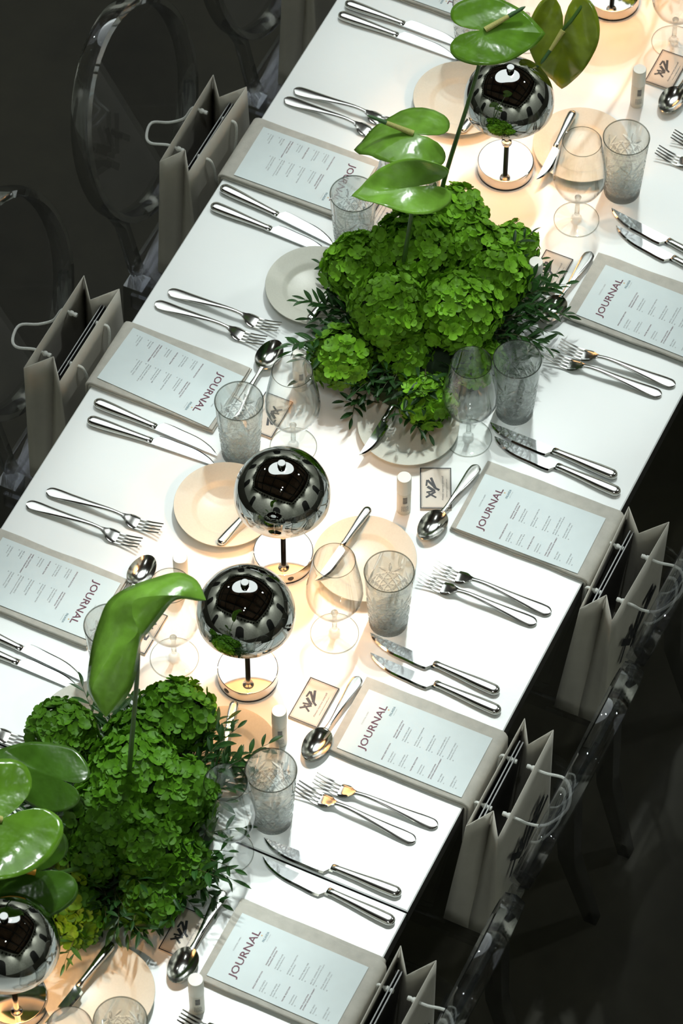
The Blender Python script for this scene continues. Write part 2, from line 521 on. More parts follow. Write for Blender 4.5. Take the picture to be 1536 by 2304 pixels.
# ------------------------------------------------------------------ cutlery meshes
def ring(cx, w, t, z, n=12, yo=0.0, p=2.6):
    o = []
    for k in range(n):
        a = 2 * PI * k / n
        c, s = math.cos(a), math.sin(a)
        o.append((cx, yo + w / 2 * math.copysign(abs(c) ** (2 / p), c), z + t / 2 * math.copysign(abs(s) ** (2 / p), s)))
    return o
def handle_secs(x0, x1, wt, tt, zt, n=16):
    out = []
    for u in [0.0, 0.004, 0.012, 0.025, 0.045, 0.07] + [0.10 + 0.90 * i / n for i in range(n + 1)]:
        x = x0 + (x1 - x0) * u
        cap = math.sqrt(max(0.006, 1 - max(0, 1 - u / 0.10) ** 2))
        out.append(ring(x, smooth_interp(wt, u) * cap, smooth_interp(tt, u) * (0.25 + 0.75 * cap), smooth_interp(zt, u), 20))
    return out
def knife_meshes(L, hl, bw, hw, ht):
    h = MB().loft(handle_secs(0, hl, [(0, hw), (0.3, hw * 0.97), (0.7, hw * 0.7), (1, hw * 0.56)], [(0, ht), (0.3, ht), (1, ht * 0.72)], [(0, ht / 2), (1, ht * 0.45)])).mesh('knife_handle', 'steel')
    j = MB().loft([ring(hl - 0.001, hw * 0.60, ht * 0.78, ht * 0.45), ring(hl + 0.006, hw * 0.62, ht * 0.7, ht * 0.44), ring(hl + 0.009, hw * 0.5, ht * 0.4, ht * 0.42)]).mesh('knife_bolster', 'steel')
    secs = []
    n = 20
    y_sp = -hw * 0.27
    for i in range(n + 1):
        u = i / n
        x = hl + 0.004 + (L - hl - 0.004) * u
        w = smooth_interp([(0, bw * 0.62), (0.05, bw * 0.62), (0.09, bw * 0.98), (0.4, bw), (0.65, bw * 0.93), (0.85, bw * 0.62), (0.95, bw * 0.30), (1, bw * 0.03)], u)
        w = max(w, 0.0006)
        zt_ = 0.0030 - 0.0010 * u
        zc = ht * 0.42 - (ht * 0.42 - 0.0036) * min(1, u * 1.1)
        y1 = y_sp + w
        bv = min(0.0030, w * 0.4)
        secs.append([(x, y_sp, zc - zt_ / 2), (x, y1, zc - zt_ / 2), (x, y1, zc - zt_ / 2 + 0.0005), (x, y1 - bv, zc + zt_ / 2), (x, y_sp, zc + zt_ / 2)])
    b = MB().loft(secs).mesh('knife_blade', 'blade', True, 0.3)
    return h, j, b
KN = knife_meshes(0.237, 0.110, 0.0215, 0.0205, 0.0125)
BK = knife_meshes(0.170, 0.082, 0.0165, 0.0155, 0.0095)
def knife(name, label, group, loc, ang, K=KN):
    t = thing(name, label, 'knife', loc, R(ang), group)
    ob('handle', K[0], t); ob('bolster', K[1], t); ob('blade', K[2], t)
    return t
FZ = [(0, 0.0035), (0.12, 0.0055), (0.35, 0.0105), (0.55, 0.0150), (0.66, 0.0130), (0.74, 0.0065), (0.80, 0.0035), (0.88, 0.006), (1.0, 0.0150)]
FL = 0.2105
def fork_meshes():
    wt = [(0, 0.0195), (0.10, 0.0205), (0.22, 0.0165), (0.45, 0.0095), (0.62, 0.0068), (0.67, 0.0075)]
    secs = []
    for u in [0.0, 0.002, 0.006, 0.013, 0.022, 0.034, 0.046] + [0.06 + 0.61 * i / 20 for i in range(21)]:
        cap = math.sqrt(max(0.004, 1 - max(0, 1 - u / 0.05) ** 2))
        secs.append(ring(u * FL, smooth_interp(wt, u) * cap, 0.0032 + 0.0016 * math.sin(PI * u), smooth_interp(FZ, u), 16))
    h = MB().loft(secs).mesh('fork_handle', 'steel')
    secs = []
    for i in range(9):
        u = 0.655 + (0.80 - 0.655) * i / 8
        w = smooth_interp([(0.655, 0.0072), (0.69, 0.013), (0.72, 0.022), (0.75, 0.0252), (0.80, 0.0256)], u)
        secs.append(ring(u * FL, w, 0.003, smooth_interp(FZ, u), 10, p=3.2))
    hd = MB().loft(secs).mesh('fork_head', 'steel')
    tn = []
    for k in range(4):
        y0 = (k - 1.5) * 0.0068
        secs = []
        for i in range(8):
            u = 0.79 + 0.21 * i / 7
            w = 0.0048 - 0.0024 * i / 7
            secs.append(ring(u * FL, w, 0.0024 - 0.0012 * i / 7, smooth_interp(FZ, u), 6, yo=y0 * (1 - 0.06 * i / 7)))
        tn.append(MB().loft(secs).mesh('fork_tine', 'steel'))
    return h, hd, tn
FK = fork_meshes()
def fork(label, group, loc, ang):
    t = thing('dinner_fork', label, 'fork', loc, R(ang), group)
    ob('handle', FK[0], t); ob('head', FK[1], t)
    for m in FK[2]:
        ob('tine', m, t)
    return t
def spoon_meshes():
    L = 0.1445   # handle end to bowl centre
    zt = [(0, 0.0115), (0.15, 0.0125), (0.45, 0.0135), (0.66, 0.0125), (0.80, 0.0135)]
    wt = [(0, 0.018), (0.12, 0.0205), (0.3, 0.0155), (0.55, 0.0085), (0.7, 0.0065), (0.80, 0.009)]
    secs = []
    for u in [0.0, 0.002, 0.007, 0.015, 0.026, 0.040, 0.055] + [0.07 + 0.73 * i / 20 for i in range(21)]:
        cap = math.sqrt(max(0.004, 1 - max(0, 1 - u / 0.06) ** 2))
        secs.append(ring(u * L, smooth_interp(wt, u) * cap, 0.0036, smooth_interp(zt, u), 16))
    h = MB().loft(secs).mesh('spoon_handle', 'steel')
    # bowl: double shell, egg outline
    nr, na = 8, 36
    def shell(dz, sc):
        v = []
        for i in range(nr + 1):
            q = i / nr
            for k in range(na):
                a = 2 * PI * k / na
                ex = 0.0345 if math.cos(a) > 0 else 0.0325
                wy = 0.0222 * (1 + 0.06 * -math.cos(a))
                x = L + ex * q * math.cos(a) * sc
                y = wy * q * math.sin(a) * sc
                z = 0.002 + 0.0125 * q ** 2.2 + dz
                v.append((x, y, z))
        return v
    top = shell(0.0012, 0.97); bot = shell(0, 1.0)
    f = []
    m = (nr + 1) * na
    for i in range(nr):
        for k in range(na):
            a, b = i * na + k, i * na + (k + 1) % na
            c, d = a + na, b + na
            f.append((a, c, d, b)); f.append((m + a, m + b, m + d, m + c))
    for k in range(na):
        a, b = nr * na + k, nr * na + (k + 1) % na
        f.append((a, m + a, m + b, b))
    bw = MB().add(top + bot, f).mesh('spoon_bowl', 'steel')
    return h, bw
SP = spoon_meshes()
def spoon(label, group, end, ang, lift=0.0):
    t = thing('table_spoon', label, 'spoon', (end[0], end[1], TZ + lift), R(ang), group)
    ob('handle', SP[0], t); ob('bowl', SP[1], t)
    return t

def along(a, L, ang):
    return (a[0] + L * math.cos(R(ang)), a[1] + L * math.sin(R(ang)))
G = 'cutlery laid out in pairs'
# knives: handle end x, y, angle of the blade
RKN = [((0.382, 0.7385), 170.2, 'upper', 0), ((0.4045, 0.7075), 170.4, 'lower', 0),
       ((0.385, 0.258), 178.2, 'upper', 1), ((0.403, 0.229), 176.9, 'lower', 1),
       ((0.382, -0.214), 177.5, 'upper', 2), ((0.399, -0.247), 177.9, 'lower', 2),
       ((0.396, -0.618), 181.0, 'upper', 3), ((0.408, -0.668), 176.5, 'lower', 3)]
for e, a, w, s in RKN:
    knife('dinner_knife', '%s steel dinner knife of the pair above the %s menu down the right side' % (w, ORD[s]), G, (*e, TZ), a)
LKN = [((-0.475, 1.016), -0.3, 'upper', 0), ((-0.474, 0.986), -0.2, 'lower', 0),
       ((-0.487, 0.533), -6.6, 'upper', 1), ((-0.484, 0.489), -1.8, 'lower', 1),
       ((-0.472, 0.023), -1.5, 'upper', 2), ((-0.465, -0.015), 3.0, 'lower', 2),
       ((-0.467, -0.462), -3.4, 'upper', 3), ((-0.460, -0.494), -0.6, 'lower', 3)]
for e, a, w, s in LKN:
    knife('dinner_knife', '%s steel dinner knife of the pair below the %s menu down the left side' % (w, ORD[s]), G, (*e, TZ), a)
RFK = [((0.399, 0.476), 182.6, 'upper', 0), ((0.386, 0.447), 182.5, 'lower', 0),
       ((0.395, -0.037), 180.2, 'upper', 1), ((0.382, -0.066), 180.7, 'lower', 1),
       ((0.396, -0.481), 182.2, 'upper', 2), ((0.376, -0.521), 178.3, 'lower', 2)]
for e, a, w, s in RFK:
    fork('%s steel fork of the pair below the %s menu down the right side' % (w, ORD[s]), G, (*e, TZ), a)
fork('steel fork at the right edge of the photo, farther one beside the cut tumbler', G, (0.393, 0.978, TZ), 180)
fork('steel fork at the right edge of the photo, nearer one beside the cut tumbler', G, (0.382, 0.933, TZ), 180)
fork('steel fork cut off by the bottom edge, beside a cream tube', G, (0.393, -0.957, TZ), 180)
LFK = [((-0.470, 0.792), 0.5, 'upper', 1), ((-0.476, 0.765), -1.6, 'lower', 1),
       ((-0.467, 0.289), 1.2, 'upper', 2), ((-0.476, 0.256), 0.1, 'lower', 2),
       ((-0.460, -0.173), 1.8, 'upper', 3), ((-0.478, -0.210), 0.9, 'lower', 3)]
for e, a, w, s in LFK:
    fork('%s steel fork of the pair above the %s menu down the left side' % (w, ORD[s]), G, (*e, TZ), a)
fork('upper steel fork at the left edge, its tines beside the lower flowers', G, (-0.457, -0.633, TZ), 2)
fork('lower steel fork at the left edge, its tines beside the lower flowers', G, (-0.479, -0.662, TZ), 1)
for e, a, s, l in (((0.158, 0.673), -93.7, 0, 0), ((0.168, 0.176), -96.9, 1, 0), ((0.168, -0.287), -92.6, 2, 0), ((0.146, -0.733), -89.4, 3, 0)):
    spoon('steel spoon along the inner end of the %s menu down the right side' % ORD[s], 'spoons', e, a)
spoon('steel spoon at the right edge of the photo near the topmost cream tube', 'spoons', (0.158, 1.195), -93)
for e, a, s in (((-0.229, 0.572), 90, 1), ((-0.246, 0.088), 90, 2), ((-0.240, -0.400), 90, 3)):
    spoon('steel spoon along the inner end of the %s menu down the left side' % ORD[s], 'spoons', e, a)
spoon('steel spoon bowl peeping out beside the lower flowers at the left edge', 'spoons', (-0.255, -0.818), 90)

# ------------------------------------------------------------------ napkins and menu cards
def napkin(label, side, x_in, yc, w, hang, seed, dyo=0.0):
    """folded strip of linen lying on the table and hanging over its edge"""
    rnd = random.Random(seed)
    edge = TXR if side > 0 else -TXL
    t = thing('folded_napkin', label, 'napkin', (0, yc, TZ), 0, 'linen napkins under the menus')
    def layer(name, z0, th, xa, w_, yo, dz):
        path = []
        n = 12
        for i in range(n + 1):
            x = xa + (edge - xa - 0.004) * i / n
            path.append((x, z0 + th / 2, 0.0))
        r = z0 + th / 2 + 0.004
        for a in (20, 45, 70, 90):
            path.append((edge - 0.004 + r * math.sin(R(a)), -0.004 + r * math.cos(R(a)), R(a)))
        for i in range(1, 6):
            path.append((edge - 0.004 + r, -0.004 - hang * i / 5, R(90)))
        secs = []
        for i, (x, z, a) in enumerate(path):
            m = 14
            wl = w_ / 2 + 0.0012 * noise.noise(Vector((i * 0.35, seed, z0 * 50)))
            off = yo + 0.0015 * noise.noise(Vector((i * 0.3, seed * 3.1, 4)))
            e = th * 0.5
            if i == 0:
                e *= 0.8
            rg = []
            for k in range(m):
                b = 2 * PI * k / m
                cc, ss = math.cos(b), math.sin(b)
                yy = off + (wl - th / 2) * (1 if cc > 0 else -1) + e * cc if abs(cc) > 1e-6 else off
                nn = e * ss
                rg.append((side * (x + nn * math.sin(a)), yy, z + nn * math.cos(a) + 0.0006 * noise.noise(Vector((x * 30, yy * 30, seed)))))
            secs.append(rg)
        me = MB().loft(secs if side > 0 else [s[::-1] for s in secs]).mesh('napkin_' + name, 'napkin')
        ob(name, me, t)
    layer('lower_fold', 0.0002, 0.0055, x_in, w, dyo, 0)
    layer('upper_fold', 0.0058, 0.0055, x_in + 0.002, w - 0.004, -0.001 - dyo, 0)
    return t
CW, CL = 0.121, 0.217
def menu_print():
    a, b, e, g = MB(), MB(), MB(), MB()
    U = lambda u: (u - 0.5) * CW
    V = lambda v: (0.5 - v) * CL
    letters = []
    w_tot = 0.091
    vv, ff = text_geo('JOURNAL', 0.0172, 'LEFT', 1.0, 0.00022)
    kx = w_tot / (max(q[0] for q in vv) - min(q[0] for q in vv))
    pen = min(q[0] for q in vv)
    for ch in range(7):
        full = text_geo('JOURNAL'[:ch + 1], 0.0172, 'LEFT', 1.0, 0.00022)[0]
        one = text_geo('JOURNAL'[ch], 0.0172, 'LEFT', 1.0, 0.00022)
        dx = max(q[0] for q in full) - max(q[0] for q in one[0])
        lm = MB().add([((q[0] + dx - pen) * kx + U(0.105), q[1] + V(0.19), 0) for q in one[0]], one[1])
        letters.append(lm.mesh('title_letter', 'ink', False))
    put_text(b, 'COCKTAIL CARD', 0.0030, U(0.46), V(0.085), spacing=1.15, width=0.026)
    put_text(e, 'FINLANDIA', 0.0052, U(0.735), V(0.246), width=0.0195, bold=0.0001)
    put_text(b, 'VODKA OF FINLAND', 0.0012, U(0.76), V(0.262), width=0.014)
    g.lathe([(0.0001, 0), (0.0013, 0)], 10, c=(U(0.815), V(0.208), 0))
    def head(lines, u, v):
        for i, s in enumerate(lines):
            put_text(a, s, 0.0031, U(u), V(v) - i * 0.0042, bold=0.00006, spacing=1.05)
    def item(n, s, sub, u, v):
        put_text(b, s, 0.0031, U(u), V(v), spacing=1.05)
        put_text(b, sub, 0.0028, U(u), V(v) - 0.0040)
        put_text(b, n, 0.0026, U(u), V(v) - 0.0092)
    head(['SINGLE SERVE EDITION'], 0.08, 0.345)
    item('01', 'JACK DANIELS', '(Holiday Classic)', 0.085, 0.395)
    item('02', 'ZLATNA RAKIJA', '(Golden Winter Shot)', 0.085, 0.482)
    head(['WATER SELECTION'], 0.08, 0.575)
    item('01', 'VODAVODA', '(Natural water)', 0.085, 0.63)
    head(['WINE COLLECTION', 'ZVONKO BOGDAN WINERY'], 0.08, 0.718)
    item('01', 'BELO VINO', '(Tamjanika)', 0.085, 0.795)
    item('02', 'CRVENO VINO', '(Cuvee No.1)', 0.085, 0.893)
    head(['SIGNATURE COCKTAILS', 'FINLANDIA EDITION'], 0.455, 0.345)
    for i, (s, sub, v) in enumerate((('VIA WINTER FLAME', '(Finlandia Elderflower)', 0.415), ('NORDIC SNOW MARTINI', '(Finlandia Martini)', 0.512),
                                     ('FROSTED BEACH VIBE', '(Finlandia Skinny B*tch)', 0.608), ('ARCTIC GARDEN SPRITZ', '(Finlandia Cucumber & Mint Spritz)', 0.695),
                                     ('POLAR SUNSET TONIC', '(Finlandia Pink G & Tonic)', 0.778))):
        item('0%d' % (i + 1), s, sub, 0.455, v)
    return letters, a.mesh('menu_headings', 'ink', False), b.mesh('menu_text', 'ink_grey', False), e.mesh('menu_brand', 'teal', False), g.mesh('menu_emblem', 'gold', False)
MP = menu_print()
CARD = MB().box((0, 0, 0.0004), (CW, CL, 0.0008)).mesh('menu_card', 'card', False)
def menu(label, x, y, rz):
    t = thing('menu_card', label, 'menu', (x, y, TZ + 0.0121), R(rz), 'cocktail menus')
    ob('card', CARD, t)
    for m in MP[0]:
        ob('title_letter', m, t, (0, 0, 0.00095))
    for n, m in zip(('heading_lettering', 'small_lettering', 'brand_lettering'), MP[1:4]):
        ob(n, m, t, (0, 0, 0.00095), kind='stuff')
    ob('emblem', MP[4], t, (0, 0, 0.00095))
    return t
for i, (x, y, rz, ny, xi, hang) in enumerate(((0.299, 0.594, 88.5, 0.604, 0.168, 0.09), (0.2955, 0.1055, 90.8, 0.1195, 0.177, 0.10), (0.301, -0.3625, 90.2, -0.354, 0.177, 0.10), (0.2975, -0.8185, 89.4, -0.8095, 0.175, 0.10))):
    napkin('beige folded napkin under the %s menu down the right side' % ORD[i], 1, xi, ny, 0.155, hang, i + 1, 0.003 if i in (0, 3) else 0.0)
    menu('pale blue menu card, %s from the top down the right side' % ORD[i], x, y, rz)
for i, (x, y, rz, ny, xi) in enumerate(((-0.372, 1.130, -90, 1.140, 0.255), (-0.368, 0.624, -89.5, 0.630, 0.255), (-0.3765, 0.1195, -93.3, 0.126, 0.263), (-0.3685, -0.352, -89.5, -0.349, 0.2545))):
    napkin('beige folded napkin under the %s menu down the left side' % ORD[i], -1, xi, ny, 0.150, 0.09, i + 11, 0.0)
    menu('pale blue menu card, %s from the top down the left side' % ORD[i], x, y, rz)

# ------------------------------------------------------------------ small card boxes with brush lettering
STROKES = [((500, 1230), (735, 1055), 52), ((560, 1105), (750, 1232), 46), ((512, 1078), (670, 1046), 48), ((538, 905), (718, 1038), 72),
           ((530, 705), (512, 885), 46), ((540, 712), (705, 915), 60), ((624, 640), (735, 962), 62), ((690, 925), (828, 1012), 54)]
def logo_mesh(width, mname):
    mb = MB()
    k = width / 600.0
    for i, ((x0, y0), (x1, y1), w) in enumerate(STROKES):
        a = Vector(((950 - y0) * k, (660 - x0) * k)); b = Vector(((950 - y1) * k, (660 - x1) * k))
        d = (b - a).normalized(); n = Vector((-d.y, d.x)) * w * k / 2
        mb.add([(*(a - n), i * 0.00001), (*(b - n), i * 0.00001), (*(b + n), i * 0.00001), (*(a + n), i * 0.00001)], [(0, 1, 2, 3)])
    return mb.mesh('brush_logo', mname, False)
XW, XH, XT = 0.083, 0.052, 0.0045
XBOX = MB().box((0, 0, XT / 2), (XW, XH, XT)).mesh('card_box', 'buff', False)
def frame_mesh(w, h, t, mname, z=0.0):
    mb = MB()
    o = [(-w/2, -h/2), (w/2, -h/2), (w/2, h/2), (-w/2, h/2)]
    i_ = [(-w/2+t, -h/2+t), (w/2-t, -h/2+t), (w/2-t, h/2-t), (-w/2+t, h/2-t)]
    mb.add([(*p, z) for p in o + i_], [(k, (k + 1) % 4, 4 + (k + 1) % 4, 4 + k) for k in range(4)])
    return mb.mesh('printed_frame', mname, False)
XF1 = frame_mesh(XW, XH, 0.0020, 'ink_black'); XF2 = frame_mesh(XW - 0.0066, XH - 0.0066, 0.0004, 'ink_grey')
XLOGO = logo_mesh(0.041, 'ink_black')
_t = MB(); put_text(_t, 'Always express yourself', 0.0046, 0, 0, align='CENTER', width=0.050); put_text(_t, 'www.expressyourself.com', 0.0030, 0, -0.0062, align='CENTER', width=0.037)
XTXT = _t.mesh('card_text', 'ink_grey', False)
def xyz(label, x, y, rz):
    t = thing('card_box', label, 'card', (x, y, TZ), R(rz), 'small cards with brush lettering')
    ob('box', XBOX, t)
    ob('dark_border', XF1, t, (0, 0, XT + 0.0002)); ob('inner_border', XF2, t, (0, 0, XT + 0.0002))
    ob('brush_lettering', XLOGO, t, (0, 0.0055, XT + 0.0002)); ob('small_lettering', XTXT, t, (0, -0.0128, XT + 0.0002), kind='stuff')
for x, y, rz, l in ((0.113, 1.119, 90, 'small buff card with brush lettering at the top right corner'),
                    (0.109, 0.609, 90, 'small buff card with brush lettering behind the upper flowers'),
                    (0.122, 0.108, 115, 'small buff card with brush lettering standing square beside the cream plate'),
                    (0.121, -0.358, 90, 'small buff card with brush lettering near the third right-hand menu'),
                    (0.124, -0.823, 90, 'small buff card with brush lettering shaded by the lower flowers'),
                    (-0.195, 0.602, -90, 'small buff card by the second left-hand menu, behind a wine glass'),
                    (-0.195, 0.125, -90, 'small buff card by the third left-hand menu, behind a wine glass'),
                    (-0.191, -0.351, -90, 'small buff card by the fourth left-hand menu, under the tall green bloom')):
    xyz(l, x, y, rz)

# ------------------------------------------------------------------ cream tubes
TB = MB().lathe([(0.0001, 0), (0.0112, 0), (0.0118, 0.001), (0.0118, 0.056)], 32).mesh('tube_body', 'tube')
TCAP = MB().lathe([(0.0118, 0.0562), (0.0122, 0.057), (0.0121, 0.092), (0.0112, 0.0938), (0.0001, 0.0940)], 32).mesh('tube_cap', 'cap')
_b = MB()
def wrap(mb, x0, x1, z0, z1, r=0.01195):
    n = max(1, int((x1 - x0) / 0.002))
    for i in range(n):
        a, b = (x0 + (x1 - x0) * i / n) / r, (x0 + (x1 - x0) * (i + 1) / n) / r
        mb.add([(r * math.cos(a), r * math.sin(a), z0), (r * math.cos(b), r * math.sin(b), z0), (r * math.cos(b), r * math.sin(b), z1), (r * math.cos(a), r * math.sin(a), z1)], [(0, 1, 2, 3)])
_r = random.Random(3)
_z = 0.033
while _z < 0.051:
    h_ = _r.choice((0.0004, 0.0007, 0.0011)); wrap(_b, -0.0035, 0.004, _z, _z + h_); _z += h_ + _r.choice((0.0004, 0.0006))
for z in (0.012, 0.015, 0.018, 0.021, 0.024):
    x = -0.006
    while x < 0.006:
        w_ = _r.uniform(0.0008, 0.0022); wrap(_b, x, x + w_, z, z + 0.0012); x += w_ + 0.0007
TPR = _b.mesh('tube_print', 'ink_grey', False)
for x, y, l in ((0.094, 1.026, 'cream capped tube standing in the glow at the top right'), (0.104, 0.552, 'cream capped tube half hidden behind the upper flowers'),
                (0.091, 0.048, 'cream capped tube between the cream plate and the square-set card'), (0.103, -0.446, 'cream capped tube beside the third right-hand spoon'),
                (0.198, -0.930, 'cream capped tube at the bottom edge beside the fourth right-hand menu'), (-0.136, 0.658, 'cream capped tube seen past the twisted pale green bloom'),
                (-0.174, 0.203, 'cream capped tube behind the wine glass, left of the upper flowers'), (-0.169, -0.252, 'cream capped tube behind the tall green bloom, near the twin lamps')):
    t = thing('cosmetic_tube', l, 'tube', (x, y, TZ), R(-62 + 8 * _r.random()), 'cream tubes')
    ob('tube_body', TB, t); ob('cap', TCAP, t); ob('printed_label', TPR, t, kind='stuff')

# ------------------------------------------------------------------ plates
PL = MB().lathe([(0.0001, 0.0035), (0.046, 0.0035), (0.0495, 0.0050), (0.0545, 0.0105), (0.058, 0.0122), (0.067, 0.0145), (0.0715, 0.0162), (0.0835, 0.0205), (0.0852, 0.0210), (0.0856, 0.0200),
                 (0.0835, 0.0180), (0.066, 0.0115), (0.052, 0.003), (0.050, 0.0), (0.047, 0.0), (0.045, 0.0012), (0.0001, 0.0012)], 72).mesh('plate', 'plate', True, 0.8)
PLATES = [((0.049, 0.881), 'cream side plate right of the upper chrome lamp', -87.5, (0.007, 0.942), 0.0245, 'steel butter knife on the plate right of the upper lamp'),
          ((0.030, 0.198), 'cream side plate in front of the upper flowers', -92.1, (-0.006, 0.272), 0.0245, 'steel butter knife on the plate in front of the upper flowers'),
          ((0.080, -0.080), 'cream side plate behind a wine glass, right of the middle lamp', -94.9, (0.045, 0.012), 0.0245, 'steel butter knife on the plate right of the middle lamp'),
          ((0.039, -0.510), 'cream side plate below the third lamp, right of the lower flowers', -75, (0.012, -0.422), 0.0245, 'steel butter knife on the plate beside the lower flowers'),
          ((0.055, -0.977), 'warm lit cream side plate at the bottom left corner', -98.9, (0.037, -0.895), 0.0245, 'steel butter knife on the plate at the bottom left corner'),
          ((-0.187, 0.889), 'cream side plate left of the upper chrome lamp', 83, (-0.153, 0.813), 0.0245, 'steel butter knife on the plate left of the upper lamp'),
          ((-0.239, 0.397), 'plain cream side plate left of the upper flowers, in cool light', 83, (-0.213, 0.319), 0.0245, 'steel butter knife on the plate left of the upper flowers'),
          ((-0.174, -0.081), 'cream side plate left of the middle lamp', 80, (-0.146, -0.160), 0.0245, 'steel butter knife on the plate left of the middle lamp'),
          ((-0.176, -0.560), 'cream side plate left of the lower flowers', 84, (-0.150, -0.640), 0.0245, 'steel butter knife on the plate left of the lower flowers')]
for (x, y), l, a, e, z, kl in PLATES:
    o = ob('side_plate', PL, None, (x, y, TZ))
    tag(o, l, 'plate', 'cream side plates')
    t = knife('butter_knife', kl, 'butter knives', (*e, TZ + 0.0205), a, BK)

# ------------------------------------------------------------------ wine glasses and cut tumblers
def wine_meshes():
    out = [(0.0395, 0.0000), (0.0397, 0.0012), (0.034, 0.0022), (0.018, 0.0036), (0.0095, 0.0062), (0.0055, 0.0110), (0.0042, 0.020), (0.0040, 0.040), (0.0042, 0.054), (0.0060, 0.062)]
    foot = MB().lathe([(0.0001, 0.0004)] + out[:1], 64).lathe(out[1:5], 64).lathe(out[:2] + [(0.0385, 0.0016)], 64, mi=1).mesh('wine_foot', ['glass', 'rim'], True, 1.2)
    stem = MB().lathe(out[4:] + [(0.0040, 0.064), (0.0001, 0.0655)], 24).mesh('wine_stem', 'glass_stem', True, 1.2)
    bo = [(0.0062, 0.062), (0.014, 0.0655), (0.026, 0.0745), (0.0375, 0.089), (0.0445, 0.106), (0.0463, 0.120), (0.0452, 0.136), (0.0418, 0.160), (0.0372, 0.188), (0.0338, 0.2095), (0.0335, 0.2102)]
    bi = [(0.0328, 0.2100), (0.0364, 0.188), (0.0410, 0.160), (0.0444, 0.136), (0.0454, 0.120), (0.0436, 0.1065), (0.0367, 0.090), (0.025, 0.0758), (0.012, 0.0680), (0.0001, 0.0665)]
    bowl = MB().lathe(bo + bi, 64).mesh('wine_bowl', 'glass', True, 1.2)
    pr = [(0.0333 + 0.0007 * math.cos(2 * PI * q / 8), 0.2102 + 0.0007 * math.sin(2 * PI * q / 8)) for q in range(9)]
    rim = MB().lathe(pr, 64).mesh('wine_rim', 'rim')
    return foot, stem, bowl, rim
WG = wine_meshes()
def wine(label, x, y):
    t = thing('wine_glass', label, 'wine glass', (x, y, TZ), 0, 'tulip wine glasses')
    ob('foot', WG[0], t); ob('stem', WG[1], t)
    b = ob('bowl', WG[2], t); ob('rim', WG[3], b)
def tumbler_mesh():
    H, seg = 0.146, 224
    ro = lambda z: 0.0315 + (0.0405 - 0.0315) * (z / H) ** 0.9
    zs = [0.0, 0.002] + [0.004 + 0.1135 * i / 100 for i in range(101)] + [0.124, 0.132, 0.140, 0.1445]
    def cut(a, z):
        u = a * 14 / (2 * PI)
        d = 0.0
        zz = z / 0.0148
        if 0.004 < z < 0.092:
            p = (u + zz * 0.5) % 1.0; q = (u - zz * 0.5) % 1.0
            for w in (p, q):
                e = min(w, 1 - w)
                d = max(d, 1 - e / 0.14)
            # star facet in each diamond
            pc, qc = abs(p - 0.5), abs(q - 0.5)
            d = max(d, 0.75 * (1 - min(pc, qc) / 0.07) * max(0, 1 - max(pc, qc) / 0.34))
            p2 = abs(p - q)
            if min(p2, 1 - p2) < 0.06 and max(pc, qc) < 0.3:
                d = max(d, 0.5)
        # leaf cuts fanning above the diamonds
        for k in range(5):
            a0 = 2 * PI * k / 5
            da = (a - a0 + PI) % (2 * PI) - PI
            xx, yy = da * 0.038, z - 0.088
            for th in (0.0, 0.72, -0.72):
                l = xx * math.sin(th) + yy * math.cos(th)
                m = abs(xx * math.cos(th) - yy * math.sin(th))
                if 0.002 < l < 0.029:
                    hw = 0.0030 * math.sin(PI * (l - 0.002) / 0.027)
                    if m < hw:
                        d = max(d, 1 - m / hw)
        return max(0.0, min(1.0, d))
    v, f = [], []
    for z in zs:
        for k in range(seg):
            a = 2 * PI * k / seg
            r = ro(z) - 0.0019 * cut(a, z)
            if z < 0.002: r -= 0.001
            v.append((r * math.cos(a), r * math.sin(a), z))
    prof_in = [(0.0396, 0.146), (0.0386, 0.1448), (0.0365, 0.12), (0.0335, 0.06), (0.0295, 0.018), (0.0255, 0.0125), (0.0001, 0.0118)]
    for r, z in prof_in:
        for k in range(seg):
            a = 2 * PI * k / seg
            v.append((r * math.cos(a), r * math.sin(a), z))
    n = len(zs) + len(prof_in)
    for i in range(n - 1):
        for k in range(seg):
            k2 = (k + 1) % seg
            f.append((i * seg + k, i * seg + k2, (i + 1) * seg + k2, (i + 1) * seg + k))
    f.append(tuple(range(seg))[::-1])
    return MB().add(v, f).mesh('cut_tumbler', 'cut', True, 0.35)
TUM = tumbler_mesh()
TRIM = MB().lathe([(0.0400 + 0.0010 * math.cos(2 * PI * q / 8), 0.1455 + 0.0010 * math.sin(2 * PI * q / 8)) for q in range(9)], 80).mesh('tumbler_rim', 'rim')
def tumbler(label, x, y, rz=0):
    o = thing('cut_tumbler', label, 'tumbler', (x, y, TZ), R(rz), 'cut glass tumblers')
    ob('body', TUM, o); ob('rim', TRIM, o)
for x, y, l in ((0.097, 1.188, 'wine glass at the top right corner, only its foot and stem in view'), (0.103, 0.737, 'wine glass right of the upper lamp, beside a cut tumbler'),
                (0.127, 0.228, 'wine glass in the shade of the upper flowers'), (0.093, -0.222, 'wine glass in the warm light right of the twin lamps'),
                (0.119, -0.662, 'dark looking wine glass in the shade of the lower flowers'), (0.098, -1.134, 'wine glass rim at the bottom edge over the warm plate'),
                (-0.148, 1.085, 'wine glass at the top edge behind the large green bloom'), (-0.166, 0.592, 'wine glass behind the two overlapping green blooms'),
                (-0.130, 0.086, 'wine glass behind the middle lamp'), (-0.120, -0.376, 'wine glass left of the third lamp, behind the tall bloom')):
    wine(l, x, y)
